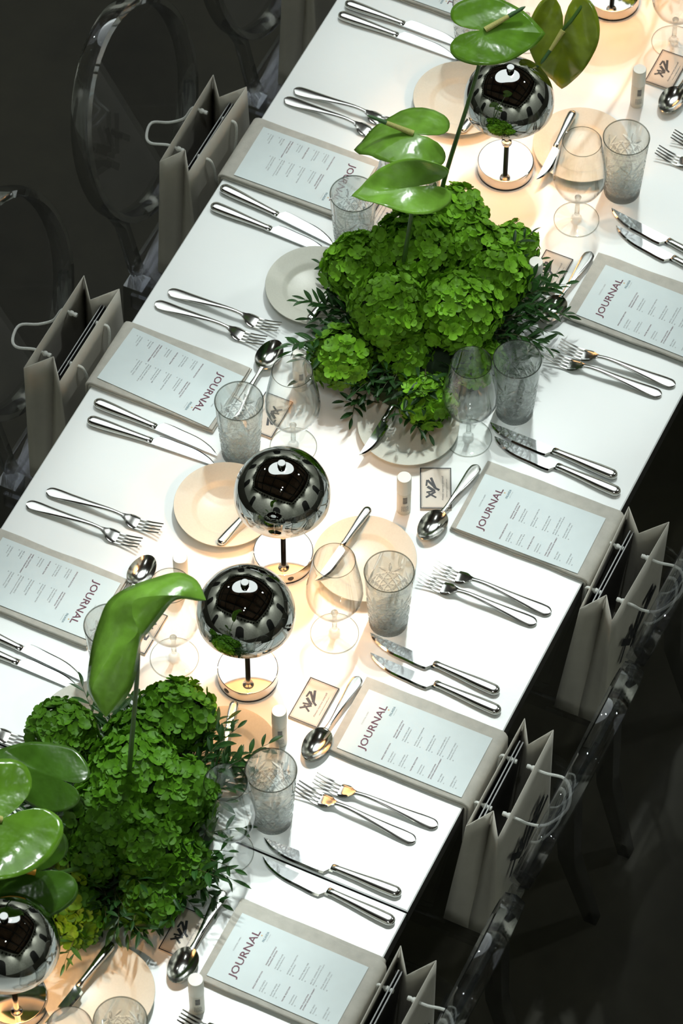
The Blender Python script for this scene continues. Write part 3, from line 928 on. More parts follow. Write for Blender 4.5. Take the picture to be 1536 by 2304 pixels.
for x, y, rz, l in ((0.149, 0.830, 20, 'cut glass tumbler at the upper right beside a wine glass'), (0.174, 0.312, 50, 'cut glass tumbler right of the upper flowers, in shade'),
                    (0.162, -0.164, 40, 'cut glass tumbler in warm light beside the middle plate'), (0.154, -0.578, 15, 'cut glass tumbler right of the lower flowers'),
                    (0.142, -1.064, 0, 'cut glass tumbler rim at the bottom edge over the warm plate'), (-0.213, 1.000, 0, 'cut glass tumbler behind the large green bloom at the top'),
                    (-0.222, 0.515, 60, 'cut glass tumbler at the inner end of the second left-hand menu'), (-0.204, 0.037, 30, 'cut glass tumbler at the inner end of the third left-hand menu'),
                    (-0.195, -0.446, 10, 'cut glass tumbler half hidden by the tall green bloom')):
    tumbler(l, x, y, rz)

# ------------------------------------------------------------------ chrome mushroom lamps
LB_ = MB().lathe([(0.0001, 0.026), (0.030, 0.026), (0.0474, 0.026), (0.0478, 0.026), (0.0488, 0.0255), (0.0492, 0.0245), (0.0492, 0.0045), (0.0485, 0.004)], 72).mesh('lamp_base', 'chrome_base', True, 0.5)
LF_ = MB().lathe([(0.0475, 0.0042), (0.0475, 0.0022), (0.0001, 0.0022)], 48).lathe([(0.0475, 0.0022), (0.0490, 0.0018), (0.0490, 0.0), (0.0001, 0.0)], 48).mesh('lamp_foot', 'rubber')
LS_ = MB().lathe([(0.0044, 0.026), (0.0044, 0.259), (0.0001, 0.260)], 20).mesh('lamp_stem', 'chrome_base')
LC_ = MB().lathe([(0.0046, 0.070), (0.0082, 0.071), (0.0092, 0.0735), (0.0092, 0.0765), (0.0082, 0.079), (0.0046, 0.080)], 28).mesh('lamp_collar', 'chrome_base')
RS, ZS = 0.0785, 0.185
_o = [(RS * math.cos(R(a)), ZS + RS * math.sin(R(a))) for a in np.linspace(-8, 89.9, 42)]
LSH = MB().lathe(_o, 96).mesh('lamp_shade', 'chrome', True, None)
_i = [(0.0765 * math.cos(R(a)), ZS + 0.0765 * math.sin(R(a))) for a in np.linspace(-8, 89.9, 20)][::-1] + [_o[0]]
LSI = MB().lathe(_i, 64).mesh('lamp_lining', 'shade_in', True, None)
LK_ = MB().lathe([(0.0068, ZS + RS - 0.001), (0.0068, ZS + RS + 0.0085), (0.0062, ZS + RS + 0.0095), (0.0001, ZS + RS + 0.0095)], 32).mesh('lamp_knob', 'chrome', True, 0.5)
LBU = MB().lathe([(0.0046, 0.250), (0.014, 0.251), (0.015, 0.254), (0.0046, 0.257)], 24).mesh('lamp_led', 'bulb')
LPT = MB().lathe([(0.0001, 0.0008), (0.0045, 0.0008), (0.0052, 0.0)], 20).mesh('lamp_port', 'rubber')
def lamp(label, x, y, tilt=(0, 0), port=-40, power=1.3):
    t = thing('table_lamp', label, 'lamp', (x, y, TZ), 0, 'chrome mushroom lamps')
    ob('base', LB_, t); ob('foot', LF_, t); ob('stem', LS_, t); ob('collar', LC_, t)
    sh = ob('shade', LSH, t, (0, 0, 0), (tilt[0], tilt[1], 0))
    ob('lining', LSI, sh); ob('knob', LK_, sh)
    ob('led_ring', LBU, t)
    a = R(port)
    ob('charging_port', LPT, t, (0.0492 * math.cos(a), 0.0492 * math.sin(a), 0.0145), (0, PI / 2, a))
    L = bpy.data.lights.new('lamp_light', 'POINT')
    L.energy = power
    L.color = (1.0, 0.49, 0.20)
    L.shadow_soft_size = 0.006
    o = bpy.data.objects.new('lamp_light', L)
    C.objects.link(o)
    o.parent = t
    o.location = (0.010, -0.010, 0.246)
lamp('chrome mushroom lamp nearest the top, beside the large green bloom', -0.055, 0.787, port=120)
lamp('chrome mushroom lamp in the middle, the farther of the touching pair', -0.045, -0.127, port=-50)
lamp('chrome mushroom lamp in the middle, the nearer of the touching pair', 0.003, -0.357, port=-108)
lamp('chrome mushroom lamp cut off at the bottom left corner', -0.056, -1.041, port=60)
lamp('chrome lamp base at the top edge of the photo', -0.042, 1.232, port=-120)
# ------------------------------------------------------------------ clear acrylic chairs
MT['acrylic_rim'] = thin_glass('acrylic_rim', tint=(0.93, 0.93, 0.95), ior=1.5, refr=0.4, gl=(0.9, 0.92, 0.97), edge=(0.25, 0.25, 0.32))
def chair_meshes():
    # seat: rounded trapezoid slab
    def outline(w0, w1, x0, x1, r):
        base = [(x0, -w0 / 2), (x1, -w1 / 2), (x1, w1 / 2), (x0, w0 / 2)]
        pts = []
        for i in range(4):
            p, a, b = Vector(base[i]), Vector(base[i - 1]), Vector(base[(i + 1) % 4])
            d0, d1 = (a - p).normalized(), (b - p).normalized()
            for k in range(6):
                t = k / 5
                q0, q1 = p + d0 * r, p + d1 * r
                pts.append(q0 * (1 - t) ** 2 + p * 2 * t * (1 - t) + q1 * t ** 2)
        return pts
    o = outline(0.40, 0.35, -0.21, 0.19, 0.06); oi = outline(0.385, 0.335, -0.203, 0.183, 0.055)
    secs = [[(p.x, p.y, 0.428) for p in oi], [(p.x, p.y, 0.432) for p in o], [(p.x, p.y, 0.456) for p in o], [(p.x, p.y, 0.460) for p in oi]]
    seat = MB().loft(secs).mesh('chair_seat', 'acrylic', True, 0.5)
    # medallion back, leaning outward
    cz, a, b, lean = 0.265, 0.178, 0.208, R(12)
    def P(s, t, n):   # s along y, t up the back, n outward
        n2 = n + 0.10 * s * s
        return (0.185 + (cz + t) * math.sin(lean) * 1.0 + n2 * math.cos(lean) * -1 + 0.0, s, 0.462 + (cz + t) * math.cos(lean) + n2 * math.sin(lean) * 1)
    nr, na = 5, 48
    v, f = [], []
    for side in (0.004, -0.004):
        for i in range(nr + 1):
            for k in range(na):
                th = 2 * PI * k / na
                q = max(i / nr, 0.01)
                v.append(P(a * q * math.cos(th), b * q * math.sin(th), side))
    m = (nr + 1) * na
    for i in range(nr):
        for k in range(na):
            p, q = i * na + k, i * na + (k + 1) % na
            f.append((p, p + na, q + na, q)); f.append((m + p, m + q, m + q + na, m + p + na))
    panel = MB().add(v, f).mesh('chair_panel', 'acrylic')
    secs = []
    for k in range(na + 1):
        th = 2 * PI * k / na
        c, s = math.cos(th), math.sin(th)
        rg = []
        for (dr, dn) in ((0, 0.019), (0.012, 0.017), (0.016, 0.0), (0.012, -0.017), (0, -0.019), (-0.003, 0.0)):
            rg.append(P((a + dr) * c, (b + dr) * s, dn))
        secs.append(rg)
    rim = MB().loft(secs, caps=False).mesh('chair_rim', 'acrylic_rim', True, 0.7)
    def leg(pts, w):
        s_ = []
        for (p, q) in zip(pts, w):
            s_.append([(p[0] + i * q, p[1] + j * q, p[2]) for i, j in ((-1, -1), (1, -1), (1, 1), (-1, 1))])
        return MB().loft(s_).mesh('chair_leg', 'acrylic_rim', False)
    legs = []
    for sy in (-1, 1):
        legs.append(leg([(-0.19, sy * 0.175, 0.43), (-0.185, sy * 0.172, 0.2), (-0.19, sy * 0.172, 0.0)], (0.019, 0.014, 0.010)))
        legs.append(leg([(0.172, sy * 0.150, 0.43), (0.185, sy * 0.152, 0.2), (0.235, sy * 0.160, 0.0)], (0.019, 0.015, 0.011)))
    post = []
    for sy in (-1, 1):
        p0 = Vector((0.180, sy * 0.135, 0.44)); p1 = Vector(P(sy * 0.135, -0.165, 0)); p2 = Vector(P(sy * 0.165, -0.09, 0))
        post.append(MB().tube([p0, (p0 + p1) / 2, p1, p2], [0.015, 0.014, 0.014, 0.010], 6).mesh('chair_post', 'acrylic_rim', True, 0.4))
    ap = MB().box((0, 0.178, 0.41), (0.34, 0.008, 0.036)).box((0, -0.178, 0.41), (0.34, 0.008, 0.036)).box((-0.195, 0, 0.41), (0.008, 0.33, 0.036)).box((0.176, 0, 0.41), (0.008, 0.28, 0.036)).mesh('chair_apron', 'acrylic', False)
    return seat, panel, rim, legs, post, ap
CH = chair_meshes()
def chair(label, x, y, rz):
    t = thing('ghost_chair', label, 'chair', (x, y, 0), R(rz), 'clear acrylic chairs')
    ob('seat', CH[0], t)
    p = ob('back_panel', CH[1], t)
    ob('back_rim', CH[2], t)
    for m in CH[3]:
        ob('leg', m, t)
    for m in CH[4]:
        ob('back_post', m, t)
    ob('apron', CH[5], t)
chair('clear acrylic chair with oval back, its whole oval showing at the upper left', -0.480, 0.655, 180)
chair('clear acrylic chair at the left edge, behind the lower left paper bag', -0.480, 0.165, 180)
chair('clear acrylic chair at the top edge, left of the table', -0.480, 1.140, 180)
chair('clear acrylic chair at the right edge, behind the upper right paper bag', 0.312, 0.185, 0)
chair('clear acrylic chair edge-on at the lower right, behind the middle right bag', 0.312, -0.285, 0)
chair('clear acrylic chair cut off by the bottom edge at the lower right', 0.312, -0.750, 0)

# ------------------------------------------------------------------ paper gift bags on the chairs
BH, BL_, BD = 0.318, 0.220, 0.088
BLOGO = logo_mesh(0.15, 'ink_black')
def bag(label, x, y, side, dn, df, seed, flabel, lean=0.0):
    """side +1: outer face towards +X.  dn, df: mouth depth at the near and far end"""
    rnd = random.Random(seed)
    t = thing('paper_bag', label, 'bag', (x, y, 0.4605), 0 if side > 0 else PI, 'paper gift bags on the chairs')
    if side < 0:
        dn, df = df, dn
    def grid(name, fn, nu=8, nv=8):
        v = [fn(i / nu, j / nv) for j in range(nv + 1) for i in range(nu + 1)]
        f = [(j * (nu + 1) + i, j * (nu + 1) + i + 1, (j + 1) * (nu + 1) + i + 1, (j + 1) * (nu + 1) + i) for j in range(nv) for i in range(nu)]
        o = ob(name, MB().add(v, f).mesh('bag_' + name, 'paper', True, 0.5), t)
        s = o.modifiers.new('paper', 'SOLIDIFY'); s.thickness = 0.0011; s.offset = 0
        return o
    def dep(u, v):   # depth of the mouth along the bag and up it
        d_top = dn + (df - dn) * u
        return BD + (d_top - BD) * v
    def outer(u, v):
        d = dep(u, v)
        return (lean * v + d / 2 + 0.004 * math.sin(PI * u) * math.sin(PI * v), (u - 0.5) * BL_, v * BH)
    def inner(u, v):
        d = dep(u, v)
        return (lean * v - d / 2, (u - 0.5) * BL_, v * BH)
    grid('outer_panel', outer); grid('inner_panel', inner)
    for sgn in (-1, 1):
        for h in (-1, 1):
            def gus(u, v, sgn=sgn, h=h):
                d = dep(0 if sgn < 0 else 1, v)
                fold = 0.043 * max(0, (v - 0.15) / 0.85) ** 0.8
                return (lean * v + h * d / 2 * u, sgn * (BL_ / 2 - fold * (1 - u)), v * BH)
            grid('gusset', gus, 3, 8)
    ob('bottom', MB().box((0, 0, 0.001), (BD - 0.002, BL_ - 0.002, 0.0015)).mesh('bag_bottom', 'paper', False), t)
    for h, nm in ((1, 'outer'), (-1, 'inner')):
        pts = []
        q = lambda yy, dz: Vector((outer if h > 0 else inner)(yy / BL_ + 0.5, 1 - dz / BH))
        a, b = q(-0.048, 0.030), q(0.048, 0.030)
        out = Vector((h, 0, 0))
        if h > 0:
            ctrl = [a - out * 0.006, a + out * 0.010, a + out * 0.022 + Vector((0, 0.012, -0.022)), a + out * 0.045 + Vector((0, 0.026, -0.030)), a + out * 0.066 + Vector((0, 0.052, -0.014)),
                    b + out * 0.062 + Vector((0, -0.012, -0.012)), b + out * 0.044 + Vector((0, 0.006, -0.004)), b + out * 0.014, b - out * 0.006]
        else:
            ctrl = [a - out * 0.006, a + out * 0.008, a + out * 0.012 + Vector((0, 0.006, -0.03)), a + out * 0.010 + Vector((0, 0.018, -0.075)), (a + b) / 2 + out * 0.008 + Vector((0, 0, -0.10)),
                    b + out * 0.010 + Vector((0, -0.018, -0.075)), b + out * 0.012 + Vector((0, -0.006, -0.03)), b + out * 0.008, b - out * 0.006]
        sm = []
        for i in range(len(ctrl) - 1):
            p0, p1, p2, p3 = ctrl[max(i - 1, 0)], ctrl[i], ctrl[i + 1], ctrl[min(i + 2, len(ctrl) - 1)]
            for k in range(5):
                s = k / 5
                sm.append(0.5 * ((2 * p1) + (p2 - p0) * s + (2 * p0 - 5 * p1 + 4 * p2 - p3) * s * s + (3 * p1 - p0 - 3 * p2 + p3) * s ** 3))
        sm.append(ctrl[-1])
        r_ = ob('rope_handle', MB().tube(sm, 0.0026, 8).mesh('rope', 'rope'), t)
        for e in (a, b):
            kn = MB().lathe([(0.0001, -0.005), (0.0035, -0.004), (0.0052, -0.001), (0.0048, 0.002), (0.0032, 0.004), (0.0042, 0.007), (0.0036, 0.011), (0.0001, 0.0112)], 10).mesh('rope_knot', 'rope')
            ob('knot', kn, r_, e - out * 0.008, (0, -h * R(90), 0))
    ob('brush_lettering', BLOGO, t, (BD / 2 - 0.0006 + lean * 0.52, 0, 0.165), (R(90), R(-3 + lean * 180), R(90)))
    if flabel:
        for i in range(2):
            g = thing('black_folder', flabel % ('front' if i == 0 else 'rear'), 'folder', (x - side * (0.0285 - i * 0.0045), y, 0.4640), 0, 'black folders in the bags')
            g.rotation_euler = (0, side * R(lean * 180 + 1.9 + 0.25 * i), 0)
            ob('cover', MB().box((0, 0, 0.1455), (0.0024, 0.166, 0.291)).mesh('folder_cover', 'folder', False), g)
            ob('page_edge', MB().box((0, 0, 0.2914), (0.0012, 0.165, 0.0007)).mesh('folder_edge', 'folder_edge', False), g)
FL_ = '%s black folder standing in the '
bag('grey paper gift bag on the chair beside the second right-hand menu', 0.4525, 0.085, 1, 0.056, 0.072, 1, '%s black folder standing in the upper right paper bag', 0.015)
bag('grey paper gift bag on the chair beside the third right-hand menu', 0.4535, -0.365, 1, 0.054, 0.050, 2, '%s black folder standing in the middle right paper bag', 0.015)
bag('grey paper gift bag at the bottom edge beside the fourth right-hand menu', 0.4535, -0.822, 1, 0.054, 0.060, 3, '%s black folder standing in the lowest right paper bag', 0.015)
bag('grey paper gift bag beside the second left-hand menu, before the oval chair', -0.572, 0.632, -1, 0.056, 0.066, 4, '%s black folder standing in the upper left paper bag')
bag('grey paper gift bag at the left, beside the third left-hand menu', -0.569, 0.130, -1, 0.068, 0.068, 5, '%s black folder standing in the lower left paper bag')
bag('grey paper gift bag at the top edge, left of the table', -0.572, 1.130, -1, 0.060, 0.066, 6, None)

# ------------------------------------------------------------------ flower arrangements
def floret_mesh(seed, size=0.0112):
    rnd = random.Random(seed)
    mb = MB()
    for p in range(4):
        a = PI / 2 * p + rnd.uniform(-0.15, 0.15)
        ln = size * rnd.uniform(0.9, 1.15)
        w = ln * 0.56
        lift = rnd.uniform(0.15, 0.7)
        pts = []
        for (u, s, z) in ((0.03, 0, 0), (0.35, -0.75, 0.05), (0.38, 0, -0.04), (0.35, 0.75, 0.05), (0.75, -1, 0.14), (0.78, 0, 0.02), (0.75, 1, 0.14), (1.0, -0.5, 0.16), (1.05, 0, 0.10), (1.0, 0.5, 0.16)):
            x, y, zz = u * ln, s * w, (z + lift * u * u * 0.5) * ln
            pts.append((x * math.cos(a) - y * math.sin(a), x * math.sin(a) + y * math.cos(a), zz + 0.0004 * (p % 2)))
        mb.add(pts, [(0, 1, 2), (0, 2, 3), (1, 4, 5, 2), (2, 5, 6, 3), (4, 7, 8, 5), (5, 8, 9, 6)])
    return mb
FLM = [floret_mesh(i) for i in range(4)]
FLME = {k: [m.mesh('floret', k) for m in FLM] for k in ('floret', 'floret_shaded')}
VIEW = Vector((0.22, -0.50, 0.84)).normalized()
def bloom(parent, c, rad, rnd, n_ind, pm='floret'):
    base = Vector(c)
    n = int(190 * (rad / 0.06) ** 2)
    spots = []
    for i in range(n):
        z = 1 - 1.62 * (i + 0.5) / n
        r = math.sqrt(max(0, 1 - z * z))
        a = i * 2.399963 + rnd.uniform(-0.2, 0.2)
        d = Vector((r * math.cos(a), r * math.sin(a), z))
        lump = 1 + 0.20 * noise.noise(d * 2.4 + base * 9) + rnd.uniform(-0.13, 0.06)
        p = Vector((d.x * rad, d.y * rad, d.z * rad * 0.86)) * lump
        nrm = (d + Vector((rnd.uniform(-.32, .32), rnd.uniform(-.32, .32), rnd.uniform(-.2, .35)))).normalized()
        spots.append((d.dot(VIEW) + rnd.uniform(-0.05, 0.05), p, nrm))
    spots.sort(key=lambda q: -q[0])
    o = None
    mb = MB()
    for i, (s, p, nrm) in enumerate(spots[n_ind:]):
        m = Matrix.Translation(p) @ nrm.to_track_quat('Z', 'Y').to_matrix().to_4x4() @ Matrix.Rotation(rnd.uniform(0, 6.28), 4, 'Z') @ Matrix.Scale(rnd.uniform(0.8, 1.25), 4)
        src = FLM[i % 4]
        mb.add([m @ Vector(v) for v in src.v], src.f)
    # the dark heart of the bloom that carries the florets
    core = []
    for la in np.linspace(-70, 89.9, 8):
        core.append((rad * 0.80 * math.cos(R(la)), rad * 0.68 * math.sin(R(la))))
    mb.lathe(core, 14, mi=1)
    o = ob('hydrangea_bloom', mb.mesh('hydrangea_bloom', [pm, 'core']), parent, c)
    for i, (s, p, nrm) in enumerate(spots[:n_ind]):
        q = nrm.to_track_quat('Z', 'Y').to_matrix().to_4x4() @ Matrix.Rotation(rnd.uniform(0, 6.28), 4, 'Z')
        k = rnd.uniform(0.85, 1.25)
        ob('floret', FLME[pm][i % 4], o, p, q.to_euler(), (k, k, k))
    return o
def leaf_geo(ln, w):
    v, f = [], []
    n = 5
    for i in range(n + 1):
        u = i / n
        hw = w * math.sin(PI * min(1, u * 0.94 + 0.05)) ** 0.8 * 0.5
        z = 0.10 * ln * math.sin(PI * u * 0.8)
        v += [(u * ln, -hw, z + hw * 0.35), (u * ln, 0, z), (u * ln, hw, z + hw * 0.35)]
    for i in range(n):
        a = i * 3
        f += [(a, a + 3, a + 4, a + 1), (a + 1, a + 4, a + 5, a + 2)]
    return v, f
LG = leaf_geo(0.030, 0.0095)
LG2 = leaf_geo(0.036, 0.0075)
LEAFM = [MB().add(*LG).mesh('sprig_leaf', 'leaf'), MB().add(*LG2).mesh('sprig_leaf_long', 'leaf')]
def sprig(parent, p0, d, length, droop, rnd, individual, kind=0, acc=None):
    p0, d = Vector(p0), Vector(d).normalized()
    pts = []
    p = p0.copy(); v = d.copy()
    n = 8
    for i in range(n + 1):
        pts.append(p.copy())
        p = p + v * (length / n)
        v = (v + Vector((rnd.uniform(-.06, .06), rnd.uniform(-.06, .06), -droop / n))).normalized()
        if p.z < 0.012: p.z = 0.012; v.z = max(v.z, 0.02)
    sm = MB().tube(pts, [0.0013 - 0.0009 * i / n for i in range(n + 1)], 5)
    if individual:
        so = ob('leaf_sprig', sm.mesh('sprig_stem', 'twig'), parent)
    nl = max(5, int(length / 0.0125))
    for i in range(nl):
        u = 0.22 + 0.78 * i / (nl - 1)
        k = u * n
        i0 = min(int(k), n - 1)
        q = pts[i0].lerp(pts[i0 + 1], k - i0)
        t = (pts[i0 + 1] - pts[i0]).normalized()
        side = t.cross(Vector((0, 0, 1)))
        side = side.normalized() if side.length > 0.01 else Vector((1, 0, 0))
        up = side.cross(t)
        sg = 1 if i % 2 else -1
        if i == nl - 1: dirv = t
        else: dirv = (t * 0.75 + side * sg * 0.75 + up * rnd.uniform(-0.1, 0.45)).normalized()
        nn = (up + Vector((rnd.uniform(-.4, .4), rnd.uniform(-.4, .4), 0))).normalized()
        y = nn.cross(dirv).normalized(); nn = dirv.cross(y)
        sc = rnd.uniform(0.75, 1.2) * (1.0 - 0.25 * (u > 0.85))
        m = Matrix((dirv, y, nn)).transposed().to_4x4()
        if individual:
            lo = ob('leaf', LEAFM[kind], so, q, m.to_euler(), (sc, sc, sc))
        else:
            g = (LG, LG2)[kind]
            acc.add([q + (m @ (Vector(x) * sc)) for x in g[0]], g[1], 0)
    if not individual:
        b = len(acc.v)
        acc.add(sm.v, sm.f, 1)
HEART = [(0, 1.0), (7, 0.93), (16, 0.85), (32, 0.75), (55, 0.68), (85, 0.66), (115, 0.66), (140, 0.66), (157, 0.56), (168, 0.40), (176, 0.18), (180, 0.06)]
def spathe_mesh(Rm, wy=1.0, bend=0.0, cup=0.0, fold=0.0, twist=0.0, ripple=0.004, lobes=1.0, mname='spathe', droop=0.0):
    nr, na = 10, 64
    v, f = [(0, 0, 0)], []
    def warp(x, y):
        q = math.hypot(x, y) / Rm
        z = 0.006 * Rm * q * math.cos(22 * math.atan2(y, x)) * min(1, q * 2) + cup * Rm * q * q + fold * abs(y) - droop * max(0, -y) + ripple * math.sin(abs(y) / Rm * 14 - x / Rm * 5) * q
        # bend along the midrib
        if abs(bend) > 1e-4:
            kx = bend / Rm
            x2 = math.sin(kx * x) / kx
            z2 = -(1 - math.cos(kx * x)) / kx
            x, z = x2, z + z2
        if twist:
            a = twist * x / Rm
            y, z = y * math.cos(a) - z * math.sin(a), y * math.sin(a) + z * math.cos(a)
        return (x, y, z)
    for i in range(1, nr + 1):
        for k in range(na):
            th = 2 * PI * k / na
            dg = abs((math.degrees(th) + 180) % 360 - 180)
            r = Rm * smooth_interp(HEART, dg) * (1 + (lobes - 1) * max(0, -math.cos(th)))
            q = i / nr
            v.append(warp(r * q * math.cos(th), r * q * math.sin(th) * wy))
    for k in range(na):
        f.append((0, 1 + k, 1 + (k + 1) % na))
    for i in range(nr - 1):
        for k in range(na):
            a, b = 1 + i * na + k, 1 + i * na + (k + 1) % na
            f.append((a, a + na, b + na, b))
    return MB().add(v, f).mesh('spathe', mname)
def bez(a, b, c, d, n=14):
    out = []
    for i in range(n + 1):
        t = i / n
        out.append(Vector(a) * (1 - t) ** 3 + Vector(b) * 3 * t * (1 - t) ** 2 + Vector(c) * 3 * t * t * (1 - t) + Vector(d) * t ** 3)
    return out
def anthurium(parent, attach, tip, nrm, foot, me, spd=None, slen=0.06, sm='spadix', tipm='spadix_tip', mid=None, label=None, stem_r=0.0036):
    """attach, foot in the parent's frame"""
    tip = Vector(tip).normalized(); nrm = Vector(nrm)
    nrm = (nrm - tip * nrm.dot(tip)).normalized()
    y = nrm.cross(tip)
    m = Matrix((tip, y, nrm)).transposed().to_4x4()
    o = ob('anthurium', me, parent, attach, m.to_euler(), label=label)
    s = o.modifiers.new('thickness', 'SOLIDIFY'); s.thickness = 0.0012; s.offset = 0
    inv = m.inverted()
    L = lambda p: inv @ (Vector(p) - Vector(attach))
    if foot is not None:
        f = L(foot)
        a = Vector((0, 0, -0.001))
        dn = (inv.to_3x3() @ Vector((0, 0, -1)))
        md = L(mid) if mid else (a + f) / 2
        ln = (a - f).length
        ob('stem', MB().tube(bez(a, a + dn * ln * 0.25 + (md - (a + f) / 2) * 1.2, f - dn * ln * 0.25 + (md - (a + f) / 2) * 1.2, f), [stem_r] * 8 + [stem_r * 1.1] * 7, 10).mesh('anthurium_stem', 'stem'), o)
    if spd is not None:
        d = (inv.to_3x3() @ Vector(spd).normalized())
        n = 12
        pts = [Vector((0, 0, 0.002)) + d * slen * i / n for i in range(n + 1)]
        rr = [0.0052 - 0.0024 * i / n for i in range(n)] + [0.0008]
        k = 7
        ob('spadix', MB().tube(pts[:k + 1], rr[:k + 1], 12).mesh('spadix', sm), o)
        ob('spadix_tip', MB().tube(pts[k:], rr[k:], 12).mesh('spadix_tip', tipm), o)
    return o
GLASSES = [(0.127, 0.228), (0.119, -0.662), (-0.166, 0.592), (-0.130, 0.086), (0.174, 0.312), (0.154, -0.578), (-0.222, 0.515), (-0.204, 0.037), (-0.195, -0.446)]
def is_clear(O, p0, d, ln):
    for k in range(1, 7):
        q = O + Vector(p0) + Vector(d) * (ln * k / 6)
        for gx, gy in GLASSES:
            if math.hypot(q.x - gx, q.y - gy) < 0.060:
                return False
    return True
def arrangement(label, org, blooms, radii, n_ind, seed, sprig_dirs, extra, pm='floret'):
    rnd = random.Random(seed)
    t = thing('flower_arrangement', label, 'flowers', (org[0], org[1], TZ), 0, 'green flower arrangements')
    O = Vector((org[0], org[1], TZ))
    ob('bowl', MB().lathe([(0.0001, 0.0), (0.075, 0.0), (0.10, 0.02), (0.112, 0.045), (0.108, 0.045), (0.095, 0.02), (0.0001, 0.012)], 40).mesh('flower_bowl', 'bowl'), t)
    hull = [(math.cos(R(a)), math.sin(R(a))) for a in np.linspace(-25, 89.9, 12)]
    hm = MB().lathe(hull, 28)
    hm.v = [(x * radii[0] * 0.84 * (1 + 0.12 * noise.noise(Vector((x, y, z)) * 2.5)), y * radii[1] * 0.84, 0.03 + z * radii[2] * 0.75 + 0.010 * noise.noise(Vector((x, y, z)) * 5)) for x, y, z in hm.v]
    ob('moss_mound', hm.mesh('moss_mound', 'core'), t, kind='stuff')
    for (x, y, z, r) in blooms:
        bloom(t, Vector((x, y, z)) - O, r, rnd, n_ind, pm)
    acc = MB()
    for i, (ang, el, ln, br, z0, kind) in enumerate(sprig_dirs):
        a = R(ang)
        p0 = (radii[0] * br * math.cos(a), radii[1] * br * math.sin(a), z0)
        dv = (math.cos(a) * math.cos(R(el)), math.sin(a) * math.cos(R(el)), math.sin(R(el)))
        if is_clear(O, p0, dv, ln):
            sprig(t, p0, dv, ln, 0.7, rnd, True, kind)
    for i in range(extra):
        a = 2 * PI * (i + rnd.random() * 0.7) / extra
        el = R(rnd.uniform(-5, 40))
        p0 = (radii[0] * 0.62 * math.cos(a), radii[1] * 0.62 * math.sin(a), rnd.uniform(0.03, 0.085))
        if not is_clear(O, p0, (math.cos(a) * math.cos(el), math.sin(a) * math.cos(el), math.sin(el)), 0.11):
            continue
        sprig(t, p0, (math.cos(a) * math.cos(el), math.sin(a) * math.cos(el), math.sin(el)), rnd.uniform(0.08, 0.125) * (0.62 if 225 < math.degrees(a) % 360 < (310 if seed == 5 else 345) else 1.0), 0.8, rnd, False, i % 2, acc)
    for i in range(extra):
        a = rnd.uniform(0, 6.283); q = rnd.uniform(0.62, 0.92)
        el = R(rnd.uniform(15, 60)); b = a + rnd.uniform(-0.9, 0.9)
        p0 = (radii[0] * q * math.cos(a), radii[1] * q * math.sin(a), rnd.uniform(0.015, 0.055))
        if not is_clear(O, p0, (math.cos(b) * math.cos(el), math.sin(b) * math.cos(el), math.sin(el)), 0.07):
            continue
        sprig(t, p0, (math.cos(b) * math.cos(el), math.sin(b) * math.cos(el), math.sin(el)), rnd.uniform(0.045, 0.065), 0.7, rnd, False, i % 2, acc)
    for i in range(int(extra * 0.9)):
        a = rnd.uniform(0, 6.283); q = math.sqrt(rnd.random()) * 0.8
        el = R(rnd.uniform(35, 85)); b = a + rnd.uniform(-0.6, 0.6)
        p0 = (radii[0] * q * math.cos(a), radii[1] * q * math.sin(a), 0.03 + radii[2] * 0.7 * math.sqrt(max(0.02, 1 - q * q)) - 0.02)
        sprig(t, p0, (math.cos(b) * math.cos(el), math.sin(b) * math.cos(el), math.sin(el)), rnd.uniform(0.055, 0.085), 0.7, rnd, False, i % 2, acc)
    ob('foliage', acc.mesh('foliage', ['leaf', 'twig']), t, kind='stuff')
    return t, O
def dirs(spec, seed):
    r = random.Random(seed)
    out = []
    for ang, n, spread in spec:
        for i in range(n):
            out.append((ang + r.uniform(-spread, spread), r.uniform(2, 42), r.uniform(0.09, 0.135), r.uniform(0.6, 0.85), r.uniform(0.03, 0.08), r.randrange(2)))
    return out
A1 = [(-0.06, 0.574, 0.85, 0.056), (-0.078, 0.447, 0.895, 0.072), (0.001, 0.511, 0.87, 0.052), (-0.156, 0.402, 0.86, 0.058), (-0.063, 0.326, 0.885, 0.062), (0.039, 0.372, 0.878, 0.068), (0.056, 0.482, 0.86, 0.056),
      (0.053, 0.576, 0.83, 0.038), (-0.11, 0.243, 0.82, 0.054), (-0.022, 0.29, 0.83, 0.042), (0.046, 0.236, 0.80, 0.044), (0.086, 0.340, 0.81, 0.042)]
t1, O1 = arrangement('round green flower arrangement at the centre with three tall green blooms', (-0.015, 0.385), A1, (0.15, 0.20, 0.085), 24, 5,
                     dirs([(190, 4, 25), (218, 6, 18), (0, 4, 14), (35, 4, 14), (20, 4, 25), (75, 3, 25)], 3), 54)
SPA = {
    's1': spathe_mesh(0.100, 0.90, 0.35, 0.03, -0.08, 0.0, 0.0022, 1.08),
    's3': spathe_mesh(0.108, 0.95, 0.75, -0.12, 0.10, 0.25, 0.0025, 1.02, 'spathe_l', droop=0.35),
    's4': spathe_mesh(0.106, 0.66, 0.30, 0.12, 0.35, 0.9, 0.002, 1.05, 'spathe_l'),
    'sl': spathe_mesh(0.140, 1.0, 0.3, 0.30, -0.10, 0.0, 0.004, 1.0),
    'll': spathe_mesh(0.140, 0.58, 0.7, 0.16, -0.15, 0.0, 0.004, 0.45, 'spathe_shaded'),
    'sb': spathe_mesh(0.105, 1.0, 0.5, 0.12, 0.10, 0.0, 0.003, 1.05, 'spathe_shaded'),
    'dr': spathe_mesh(0.112, 0.84, 0.35, -0.05, 0.30, 0.3, 0.006, 1.0, 'spathe_y'),
}
Zv = Vector((0, 0, 1))
